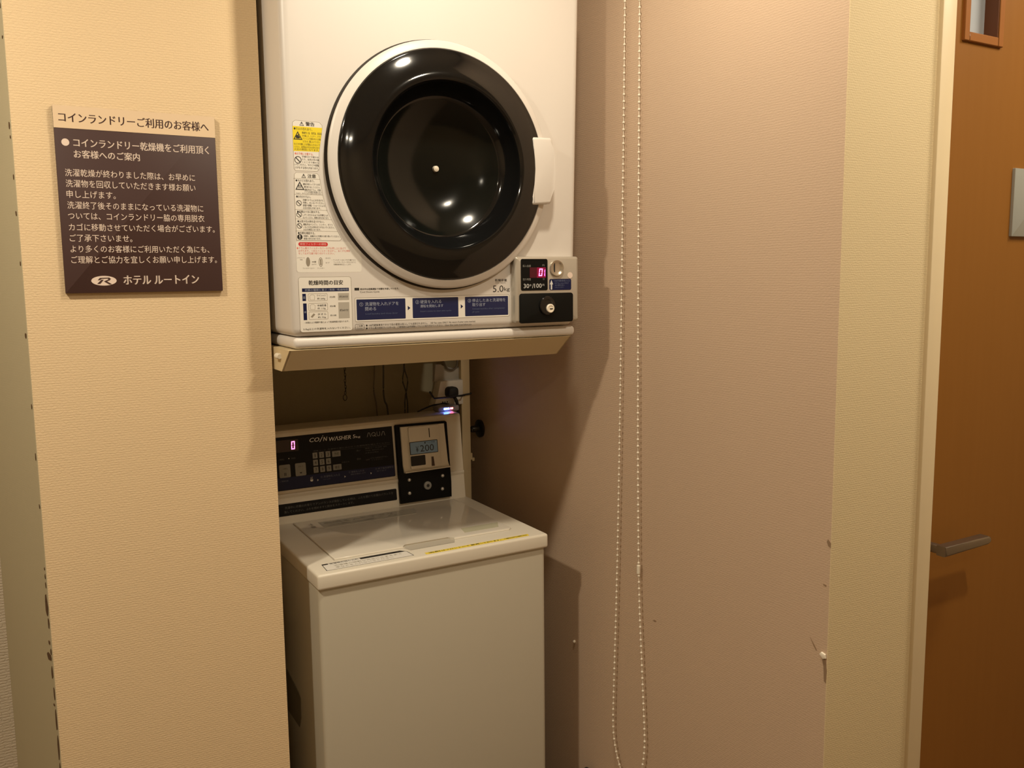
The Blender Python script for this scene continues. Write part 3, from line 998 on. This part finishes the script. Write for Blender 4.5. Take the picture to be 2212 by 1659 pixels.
outline(b, FL, lo, .0028, .0001, .0004)
prism(b, FL, [(.7490, 1.791), (.7540, 1.770), (.8600, 1.770), (.8690, 1.790), (.862, 1.806), (.752, 1.806)], .0001, .0004)
obj('lid_groove', b, mat('lid_groove_shade', (0.50, 0.46, 0.38), 0.5), wm, smooth=False)  # flat strip; shade of groove and finger notch is in its colour
# faded prints on the lid
b = BM()
prism(b, FL, [(.640, 2.030), (.885, 2.035), (.900, 2.085), (.640, 2.090)], .0035, .0037)
lp1 = obj('lid_print', b, M_FADED, lid, smooth=False)
for ts in ((('注', .612, .626, 2.068, 2.086), ('意', .612, .626, 2.045, 2.063)), (('衣類を入れすぎない', .650, .860, 2.062, 2.080), ('ふたを閉めてから運転してください', .650, .850, 2.040, 2.055))):
    b = BM()
    for t in ts:
        text(b, FL, *t, .0040)
    obj('lid_lettering', b, mat('faded_ink', (0.33, 0.30, 0.25), 0.3), lid, smooth=False)
b = BM()
prism(b, FL, [(.912, 1.815), (1.004, 1.815), (1.022, 1.852), (.920, 1.852)], .0035, .0037)
obj('lid_print', b, M_FADED2, lid, smooth=False)
# white instruction sticker with dark band
b = BM()
prism(b, FL, [(.546, 1.732), (.744, 1.731), (.742, 1.764), (.730, 1.7775), (.549, 1.777)], .0001, .0005)
sk = obj('washer_sticker', b, M_STICKER, wm, smooth=False)
b = BM()
prism(b, FL, [(.634, 1.767), (.7385, 1.767), (.730, 1.7778), (.634, 1.7778)], .0005, .0007)
outline(b, FL, [(.546, 1.732), (.744, 1.731), (.742, 1.764), (.730, 1.7775), (.549, 1.777)], .0012, .0005, .0007)
prism(b, FL, [(.550, 1.770), (.562, 1.770), (.562, 1.777), (.550, 1.777)], .0005, .0007)
text(b, FL, '洗濯物の出し入れ', .565, .630, 1.768, 1.7755, .0008)
obj('print_band', b, M_INK, sk, smooth=False)
b = BM()
text(b, FL, '洗濯槽の回転が完全に止まるまで', .570, .725, 1.752, 1.761, .0008)
text(b, FL, '手などを入れないでください', .570, .700, 1.739, 1.748, .0008)
obj('lettering', b, M_FADED, sk, smooth=False)
b = BM()
prism(b, FL, [(.770, 1.7225), (1.036, 1.7235), (1.039, 1.7360), (.771, 1.7345)], .0001, .0005)
yt = obj('tape_label', b, mat('yellow_tape', (0.90, 0.70, 0.08), 0.4), wm, smooth=False)
b = BM()
for t in (('洗剤', .778, .806, 1.7250, 1.7325), ('はフロントにて', .810, .880, 1.7258, 1.7318), ('販売', .884, .906, 1.7252, 1.7330), ('しております。', .909, .962, 1.7260, 1.7325), ('1個50円(税込)', .972, 1.032, 1.7262, 1.7330)):
    text(b, FL, *t, .0007, bold=.06)
obj('lettering', b, M_INK, yt, smooth=False)
# carry grip in the left side: flat plate, recess shade put into its colour
b = BM()
prism(b, FT, [(1.888, -.952), (1.900, -.945), (2.00, -.925), (2.00, -1.03), (1.905, -1.03), (1.890, -1.0)], .5228, .5242)
obj('side_grip', b, mat('grip_shade', (0.20, 0.17, 0.11), 0.7), wm, smooth=False)

# backguard with the controls
p0 = Vector((0, 2.133, -.610))
dv = Vector((0, .027, .221)).normalized()
FB = Frame((0, 2.133, -.600), (1, 0, 0), dv)
b = BM()
prof = [(2.1318, -.610), (2.133, -.600), (2.1395, -.5465), (2.1385, -.5445), (2.1375, -.5400), (2.1390, -.5365), (2.1420, -.5345), (2.1578, -.3860), (2.1615, -.3800), (2.168, -.3785), (2.245, -.3785), (2.27, -.3830), (2.275, -.61)]
prism(b, FT, prof, .523, 1.0755)
bg = obj('control_housing', b, M_WHITE2, wm)
bg.data.polygons.foreach_set('use_smooth', [False] * len(bg.data.polygons))
b = BM()
prism(b, FB, rrect(.535, .8725, .0728, .2130, .003), .0001, .0012, .0004, 1)
cl = obj('control_label', b, M_DARKLABEL, wm, label='black control label')
b = BM()
prism(b, FB, [(.536, .0740), (.8715, .0740), (.8720, .1035), (.536, .1050)], .0012, .0013)
obj('blue_band', b, M_NAVYDK, cl, smooth=False)
b = BM()
for t, a in ((('CO', .6474, .6730, .1866, .1972), .25), (('N', .6830, .6940, .1862, .1965), .25), (('WΛSHER', .6985, .7570, .1843, .1950), .2), (('5', .7620, .7690, .1855, .1945), .1), (('kg', .7705, .7825, .1840, .1905), 0)):
    text(b, FB, *t, .0014, shear=a, bold=.06)
prism(b, FB, [(.6725, .1850), (.6745, .1850), (.6825, .1975), (.6805, .1975)], .0012, .0014)
prism(b, FB, circ(.6828, .2000, .0010, 12), .0012, .0014)
obj('title_lettering', b, M_WTEXT, cl, smooth=False)
b = BM()


def stroke(pts, w):
    for (xa, za), (xb, zb) in zip(pts, pts[1:]):
        d = Vector((xb - xa, zb - za)).normalized() * (w / 2)
        nn = Vector((-d.y, d.x))
        prism(b, FB, [(xa - nn.x - d.x, za - nn.y - d.y), (xb - nn.x + d.x, zb - nn.y + d.y), (xb + nn.x + d.x, zb + nn.y + d.y), (xa + nn.x - d.x, za + nn.y - d.y)], .0012, .0014)


z0, z1 = .1850, .1952
stroke([(.8015, z0), (.8052, z1), (.8085, z1 - .0005), (.8110, z0)], .0013)
outline(b, FB, circ(.8195, (z0 + z1) / 2, .0058, 28, .0052), .0013, .0012, .0014)
stroke([(.8205, z0 + .003), (.8255, z0 - .0005)], .0013)
stroke([(.8290, z1), (.8290, z0 + .003), (.8308, z0), (.8352, z0), (.8370, z0 + .003), (.8370, z1)], .0013)
stroke([(.8415, z0), (.8452, z1), (.8485, z1 - .0005), (.8510, z0)], .0013)
obj('brand_lettering', b, M_KEY, cl, smooth=False)
b = BM()
seg7(b, FB, 'abcdef', .5995, .6085, .1735, .1940, .0014, .0024, .06)
obj('display_digit', b, M_LEDRED, cl, smooth=False)
obj('display_window', prism(BM(), FB, rrect(.560, .618, .1690, .1985, .0005), .0011, .00135), mat('red_tinted_window', (0.02, 0.004, 0.006), 0.2), cl, smooth=False)
# keypad
ks = []
for r in range(3):
    z1 = .1598 - .0182 * r
    for c in range(3):
        x0 = .6524 + .0170 * c
        ks.append((x0, x0 + .0125, z1 - .0155, z1 - .0005, str(r * 3 + c + 1)))
ks += [(.7035, .7260, .1430, .1575, '予約'), (.7035, .7260, .1085, .1230, '確定')]
for x0, x1, z0, z1, s in ks:
    q = obj('key', prism(BM(), FB, rrect(x0, x1, z0, z1, .0012), .0010, .0020, .0003, 1), M_KEY, cl)
    b = BM()
    cx_, cz_ = (x0 + x1) / 2, (z0 + z1) / 2
    w = .0022 if len(s) == 1 else .0065
    w = .0010 if s == '1' else w
    text(b, FB, s, cx_ - w, cx_ + w, cz_ - .004, cz_ + .004, .0013)
    for v in b.verts:
        v.co += FB.n * .0009
    if len(s) == 1:
        ks_ = b
    obj('key_lettering', b, M_INK, cl, smooth=False)
for x0, x1, sgl in ((.5650, .5935, 'pause'), (.6055, .6330, 'start')):
    obj('control_button', prism(BM(), FB, rrect(x0, x1, .1050, .1375, .003), .0010, .0022, .0005, 1), M_KEY, cl)
    b = BM()
    cx_ = (x0 + x1) / 2 + .0
    if sgl == 'pause':
        text(b, FB, '一時停止', cx_ - .006, cx_ + .007, .1255, .1290, .0025)
        prism(b, FB, rrect(cx_ - .0022, cx_ - .0006, .1095, .1170), .0022, .0025)
        prism(b, FB, rrect(cx_ + .0012, cx_ + .0028, .1095, .1170), .0022, .0025)
    else:
        text(b, FB, 'スタート', cx_ - .006, cx_ + .006, .1265, .1310, .0025)
        prism(b, FB, [(cx_ - .003, .1150), (cx_ - .002, .1112), (cx_ + .002, .1112), (cx_ + .003, .1150), (cx_ + .001, .1140), (cx_ - .001, .1140)], .0022, .0025)
    obj('key_lettering', b, M_INK, cl, smooth=False)
b = BM()
prism(b, FB, circ(.5917, .1517, .0012, 12), .0012, .0016)
obj('indicator_dot', b, M_WTEXT, cl, smooth=False)
for x in (.6615, .7335, .8049):
    obj('arrow', prism(BM(), FB, [(x - .0015, .0862), (x + .0020, .0888), (x - .0015, .0914)], .0012, .0015), M_WTEXT, cl, smooth=False)
b = BM()
prism(b, FB, [(.6418, .0925), (.6420, .0890), (.6435, .0872), (.6475, .0872), (.6490, .0890), (.6492, .0925)], .0012, .0015)
prism(b, FB, rrect(.6425, .6485, .0945, .0955), .0012, .0015)
prism(b, FB, circ(.6440, .0975, .0009, 8), .0012, .0015)
prism(b, FB, circ(.6475, .0980, .0009, 8), .0012, .0015)
obj('tub_pictogram', b, M_WTEXT, cl, smooth=False)
for t in (('標準コース', .6553, .6880, .1618, .1650), ('洗濯物の量に合わせて洗濯時間を選んでください', .6920, .8624, .1622, .1656), ('洗い', .7690, .7800, .1495, .1545), ('脱水', .7690, .7800, .1275, .1325), ('標準コースは約', .7930, .8400, .1535, .1568), ('30分', .8440, .8540, .1530, .1570), ('すすぎ、脱水を行います', .7935, .8450, .1475, .1508), ('お急ぎの時は', .7935, .8300, .1415, .1448),
          ('60分', .7935, .8040, .1235, .1275), ('以内に洗濯物を取り出し', .8060, .8550, .1265, .1298), ('てください。', .8080, .8400, .1215, .1248), ('お知らせ', .7280, .7480, .1245, .1280), ('一時停止', .5650, .5800, .1490, .1530), ('予約', .5970, .6080, .1490, .1530)):
    obj('small_lettering', text(BM(), FB, *t, .0014), mat('dark_grey_print', (0.085, 0.088, 0.088), 0.4), cl, smooth=False)
obj('rule_line', prism(BM(), FB, rrect(.6540, .8640, .1592, .1596), .0012, .0014), mat('dark_grey_print', (0.085, 0.088, 0.088), 0.4), cl, smooth=False)
for t in (('① 洗濯物を入れる', .6690, .7200, .0925, .0985), ('Load laundry', .6750, .6950, .0870, .0895), ('② 硬貨を入れる', .7440, .7860, .0960, .1010), ('運転を開始します', .7490, .7900, .0905, .0940), ('③ 終了後洗濯物を', .8170, .8680, .0960, .1010), ('取り出す', .8210, .8480, .0905, .0940), ('ご使用方法', .5660, .5860, .0945, .0985)):
    obj('band_lettering', text(BM(), FB, *t, .0015), mat('slate_print', (0.14, 0.16, 0.22), 0.4), cl, smooth=False)
b = BM()
prism(b, FB, rrect(.535, .8722, .0092, .0395, .003), .0001, .0010)
nl = obj('notice_strip', b, M_DARKLABEL, wm, smooth=False, label='dark notice strip')
b = BM()
text(b, FB, '洗濯中に衣類の片寄りでアンバランスが発生している時は、ふたを開けて衣類のバランスを', .572, .862, .0260, .0325, .0012)
text(b, FB, '直してください。ふたを閉めますと脱水をスタートします。', .570, .752, .0160, .0222, .0012)
obj('lettering', b, mat('dim_strip_print', (0.10, 0.10, 0.09), 0.4), nl, smooth=False)

# coin unit
b = BM()
prism(b, FB, [(.8790, -.0020), (1.0290, -.0020), (1.0300, .040), (1.0300, .2030), (1.0260, .2070), (.8815, .2090), (.8780, .2060)], 0.0, .012, .003, 2)
cu_ = obj('coin_unit', b, M_BLACK, wm, label='black coin unit')
b = BM()
prism(b, FB, [(.8925, .0800), (1.0280, .0815), (1.0200, .098), (1.0195, .2010), (.8900, .2025), (.8905, .098)], .011, .0165, .002, 2)
obj('coin_face', b, M_WHITE2, cu_, label='ivory coin face')
b = BM()
prism(b, FB, rrect(.9105, 1.0000, .0870, .2000, .004), .0160, .0225, .002, 2)
obj('coin_insert', b, M_WHITE2, cu_, label='ivory raised insert')
b = BM()
prism(b, FB, [(.8925, .0790), (1.0285, .0805), (1.0285, .0830), (.8925, .0815)], .011, .024)
obj('coin_ledge', b, M_WHITE2, cu_, smooth=False)
obj('coin_slot', prism(BM(), FB, rrect(.9685, .9710, .1675, .1925, .0005), .0220, .0228), M_BLACKMATT, cu_, smooth=False)
b = BM()
prism(b, FB, rrect(.9100, .9920, .1255, .1600, .002), .0220, .0232)
obj('lcd_bezel', b, M_INK, cu_, smooth=False)
obj('lcd_screen', prism(BM(), FB, rrect(.9118, .9902, .1272, .1584, .001), .0230, .0235), M_LCD, cu_, smooth=False)
b = BM()
text(b, FB, '¥', .9270, .9350, .1312, .1475, .0237)
text(b, FB, '200', .9395, .9800, .1315, .1490, .0237)
text(b, FB, 'サービス', .9600, .9700, .1530, .1565, .0237)
prism(b, FB, rrect(.9530, .9565, .1525, .1568), .0235, .0237)
text(b, FB, '料金', .9730, .9840, .1530, .1565, .0237)
obj('lcd_lettering', b, M_INK, cu_, smooth=False)
obj('coin_return', prism(BM(), FB, rrect(.9110, .9530, .0955, .1222, .002), .0220, .0230), M_BLACKMATT, cu_, smooth=False)
obj('return_lever', prism(BM(), FB, [(.9700, .0900), (.9790, .0895), (.9770, .1150), (.9712, .1150)], .0220, .0235), mat('brown_plastic', (0.06, 0.035, 0.02), 0.5), cu_, smooth=False)
nB = FB.n


def dome(F, a, c, r, h, base):
    b = BM()
    rings = []
    for i in range(5):
        t = math.pi / 2 * i / 4
        rr = r * math.cos(t)
        hh = base + h * math.sin(t)
        rings.append([b.verts.new(F(a + rr * math.cos(2 * math.pi * q / 20), c + rr * math.sin(2 * math.pi * q / 20), hh)) for q in range(20)] if i < 4 else [b.verts.new(F(a, c, hh))])
    for A, B in zip(rings, rings[1:]):
        for q in range(20):
            j = (q + 1) % 20
            if len(B) == 1:
                b.faces.new((A[q], A[j], B[0]))
            else:
                b.faces.new((A[q], A[j], B[j], B[q]))
    return b


for a, c in ((.9063, .0590), (1.0050, .0585), (.9045, .0235), (1.0015, .0230)):
    obj('screw', dome(FB, a, c, .0048, .0035, .012), mat('bright_screw_steel', (0.62, 0.60, 0.56), 0.28, metal=0.45), cu_)
b = BM()
prism(b, FB, circ(.9575, .0380, .0110, 32), .011, .0165, .001, 2)
obj('lock', b, M_KEY, cu_, label='grey lock barrel')
b = BM()
prism(b, FB, circ(.9578, .0378, .0042, 20), .0165, .0172)
obj('keyhole', b, M_BLACKMATT, cu_, smooth=False)

# ------------------------------------------------------------------ blind chain
XB = 1.204
KC = 1.204 / 1.239
Lp = [(1.628, 1.0), (1.630, .603), (1.640, -.2225), (1.650, -.70), (1.662, -1.02), (1.664, -1.104)]
Rp = [(1.578, 1.0), (1.578, .589), (1.575, -.217), (1.567, -.684), (1.552, -.92), (1.541, -1.072)]
Lp += [(1.659, -1.150), (1.643, -1.195), (1.620, -1.228), (1.595, -1.235)]
Rp_r = list(reversed(Rp))
path = Lp + [(1.566, -1.215), (1.548, -1.165), (1.541, -1.120)] + Rp_r
pts = spline([(XB, y * KC, z * KC if z < .9 else z) for y, z in path], 10)
ch = thing('blind_chain', (XB, 1.55, -1.2), 'ivory beaded blind pull chain looping down the pink wall', 'chain')
# resample at the bead pitch
pitch = .0149
acc, beads = 0.0, [pts[0]]
for a, c in zip(pts, pts[1:]):
    d = (c - a).length
    while acc + d >= pitch:
        a = a + (c - a) * ((pitch - acc) / d)
        d = (c - a).length
        acc = 0.0
        beads.append(a.copy())
    acc += d
cpos = Vector((XB, 1.5675 * KC, -.684 * KC))
b = BM()
tube(b, pts, .0009, 6)
for q in beads:
    if (q - cpos).length > .014 and q.z < CEIL - .005:
        sphere(b, q, .0030, 10, 6)
obj('beaded_cord', b, M_CHAIN, ch)
b = BM()
tube(b, [cpos + Vector((0, 0, .011)), cpos + Vector((0, 0, .009)), cpos + Vector((0, 0, -.009)), cpos + Vector((0, 0, -.011))], [.0025, .0042, .0042, .0025], 12)
obj('connector', b, M_PAPER, ch, label='clear barrel connector')

# ------------------------------------------------------------------ things behind the washer
# dark chain hanging from the dryer
hc = thing('hanging_chain', (.82, 2.36, -.34), 'thin dark chain hanging on the wall behind the washer', 'chain')
b = BM()
for i in range(22):
    z = -.145 - i * .0085
    x = .818 + .0008 * math.sin(i * 1.7)
    ring = []
    for q in range(13):
        an = 2 * math.pi * q / 12
        if i % 2:
            ring.append((x + .0022 * math.cos(an), 2.36, z + .0055 * math.sin(an)))
        else:
            ring.append((x, 2.36 + .0022 * math.cos(an), z + .0055 * math.sin(an)))
    tube(b, ring, .0009, 5, False)
obj('links', b, M_DARKMETAL, hc)
ring = [(.816 + .0055 * math.cos(2 * math.pi * q / 16), 2.36, -.337 + .0085 * math.sin(2 * math.pi * q / 16)) for q in range(17)]
obj('end_ring', tube(BM(), ring, .0010, 5, False), M_DARKMETAL, hc)

b = BM()
tube(b, spline([(.930, 2.35, -.139), (.930, 2.35, -.25), (.928, 2.35, -.325), (.931, 2.35, -.355), (.940, 2.35, -.395), (.945, 2.35, -.60), (.945, 2.35, -1.0)]), .0026, 8)
tag(obj('power_cable', b, M_GREYCORD, loc=(.93, 2.35, -1.0)), 'single black cable hanging behind the washer, nearest the thin chain', 'cable')
b = BM()
pa, pb_ = [], []
for i in range(60):
    t = i / 59
    z = -.139 - t * .70
    sw = .0065 * math.sin(math.pi * min(1, max(0, (z + .335) / -.0)) if False else 0)
    open_ = .0080 * math.exp(-((z + .300) / .022) ** 2) + .0042 * (1 if z < -.335 else 0) * min(1, (-.335 - z) / .03) + .0008
    xm = 1.0 - .006 * math.sin(math.pi * min(1, max(0, (-z - .14) / .2))) - (.002 if z < -.33 else 0)
    pa.append((xm - open_, 2.35, z))
    pb_.append((xm + open_, 2.353, z))
tube(b, pa, .0020, 7)
tube(b, pb_, .0020, 7)
tag(obj('twin_cable', b, M_GREYCORD, loc=(1.0, 2.35, -.84)), 'twisted pair of black cables hanging behind the washer, nearest the white power tap', 'cable')
b = BM()
tube(b, spline([(.921, 2.40, -.139), (.923, 2.40, -.20), (.921, 2.40, -.28), (.918, 2.40, -.33), (.926, 2.40, -.395), (.93, 2.40, -.6)]), .0022, 8)
tag(obj('grey_cable', b, mat('pale_grey_cord', (0.26, 0.22, 0.16), 0.6), loc=(.92, 2.40, -.6)), 'pale cable on the back wall just behind the single black cable', 'cable')

# power tap fixed to the stand leg, with a plug
ow = thing('power_tap', (1.10, 2.262, -.33), 'white multi-outlet power tap fixed beside the stand leg behind the washer', 'outlet')
FO = Frame((0, 2.285, 0))
b = BM()
prism(b, FO, [(1.050, -.3455), (1.1335, -.3455), (1.1335, -.297), (1.062, -.297)], 0.0, .036, .003, 2)
obj('tap_body', b, M_WHITEPLASTIC, ow)
b = BM()
prism(b, FO, [(1.040, -.368), (1.1335, -.368), (1.1335, -.3465), (1.047, -.3465)], 0.0, .036, .003, 2)
obj('tap_lower_body', b, M_WHITEPLASTIC, ow)
b = BM()
prism(b, FO, [(1.053, -.300), (1.1335, -.300), (1.1335, -.262), (1.112, -.268), (1.092, -.262), (1.078, -.250), (1.058, -.250)], 0.0, .012, .003, 2)
obj('tap_back_plate', b, mat('shaded_white_plastic', (0.45, 0.43, 0.38), 0.5), ow, label='shaded grey upper back plate')  # greyer than the tap: its dimness in shadow is put into the colour
b = BM()
for x in (1.0655, 1.0725, 1.0795):
    prism(b, FO, rrect(x, x + .0032, -.3595, -.3555), .0355, .0368)
obj('tap_holes', b, M_BLACKMATT, ow, smooth=False)
pg = thing('power_plug', (1.092, 2.23, -.345), 'black power plug pushed into the white power tap', 'plug')
b = BM()
prism(b, FO, rrect(1.0745, 1.1085, -.345, -.3135, .011), .036, .060, .007, 3)
obj('plug_body', b, M_BLACKMATT, pg)
b = BM()
tube(b, spline([(1.094, 2.236, -.338), (1.100, 2.230, -.351), (1.106, 2.234, -.366), (1.110, 2.237, -.40), (1.110, 2.238, -.60)]), .0048, 8)
obj('plug_cord', b, M_BLACKMATT, pg)
# spare cord looping above the tap
b = BM()
tube(b, spline([(1.074, 2.30, -.139), (1.076, 2.298, -.20), (1.080, 2.270, -.240), (1.092, 2.267, -.264), (1.112, 2.267, -.268), (1.124, 2.267, -.255), (1.128, 2.275, -.225), (1.126, 2.30, -.18), (1.125, 2.30, -.139)]), .0030, 8)
tag(obj('spare_cord', b, mat('dim_cord', (0.13, 0.105, 0.07), 0.6), loc=(1.1, 2.29, -.27)), 'looped brown cord above the white power tap', 'cable')
# cable tie round the stand leg
b = BM()
KT = 2.2115 / 2.255
tube(b, [(x * KT, y, z * KT) for x, y, z in [(1.030, 2.212, -.325), (1.037, 2.212, -.336), (1.044, 2.212, -.3455), (1.080, 2.212, -.3455), (1.113, 2.213, -.344)]] + [(1.125, 2.225, -.339), (1.134, 2.257, -.343), (1.163, 2.2575, -.341), (1.166, 2.262, -.3408), (1.166, 2.28, -.3408)], .0026, 6)
tag(obj('cable_tie', b, M_BLACKMATT, loc=(1.1, 2.22, -.344)), 'black cable tie with a bent loose tail round the stand leg', 'cable tie')
# small controller on the washer shelf
lb = thing('led_adapter', (1.075, 2.215, -.3785), 'small adapter with blue and red indicator lights on the washer top', 'adapter')
b = BM()
box(b, 1.033, 1.098, 2.205, 2.243, -.3785, -.3630, .004, 3)
obj('case', b, mat('translucent_grey_case', (0.30, 0.28, 0.30), 0.25), lb)
for x in (1.0500, 1.0543, 1.0586, 1.0630):
    obj('indicator_light', box(BM(), x, x + .0026, 2.2040, 2.2052, -.3720, -.3682), M_LEDBLUE, lb, smooth=False)
for x in (1.0700, 1.0745):
    obj('indicator_light', box(BM(), x, x + .0026, 2.2040, 2.2052, -.3715, -.3682), M_LEDPINK, lb, smooth=False)
b = BM()
tube(b, spline([(.985, 2.240, -.3762), (1.005, 2.246, -.3715), (1.03, 2.2478, -.3645), (1.055, 2.250, -.362), (1.072, 2.247, -.361), (1.085, 2.243, -.3645)]), .0022, 8)
obj('adapter_cord', b, M_BLACKMATT, lb)
# water tap on the right wall of the niche
wt = thing('water_tap', (XR, 2.30, -.455), 'dark round water valve on the right wall beside the stand leg', 'tap')
b = BM()
tube(b, [(XR, 2.30, -.455), (XR - .006, 2.30, -.455), (XR - .008, 2.30, -.455)], [.027, .027, .024], 28)
obj('flange', b, M_DARKMETAL, wt)
b = BM()
tube(b, [(XR - .007, 2.30, -.455), (XR - .030, 2.30, -.455), (XR - .033, 2.30, -.455)], [.010, .010, .008], 18)
obj('valve_stem', b, M_DARKMETAL, wt)
b = BM()
box(b, XR - .040, XR - .031, 2.280, 2.320, -.460, -.450, .003, 2)
obj('valve_handle', b, M_DARKMETAL, wt)
# drain hose end near the floor by the right wall
b = BM()
tube(b, spline([(1.10, 2.05, -1.44), (1.14, 1.95, -1.43), (1.175, 1.84, -1.40), (1.19, 1.765, -1.33), (1.195, 1.733, -1.268), (1.197, 1.717, -1.2450), (1.198, 1.701, -1.266), (1.200, 1.685, -1.33), (1.200, 1.66, -1.40), (1.18, 1.63, -1.454), (1.13, 1.63, -1.463)]), .0060, 10)
tag(obj('drain_hose', b, M_BLACKMATT, loc=(1.2, 1.75, FLOOR)), 'black hose looping up beside the washer foot at the pink wall', 'hose')
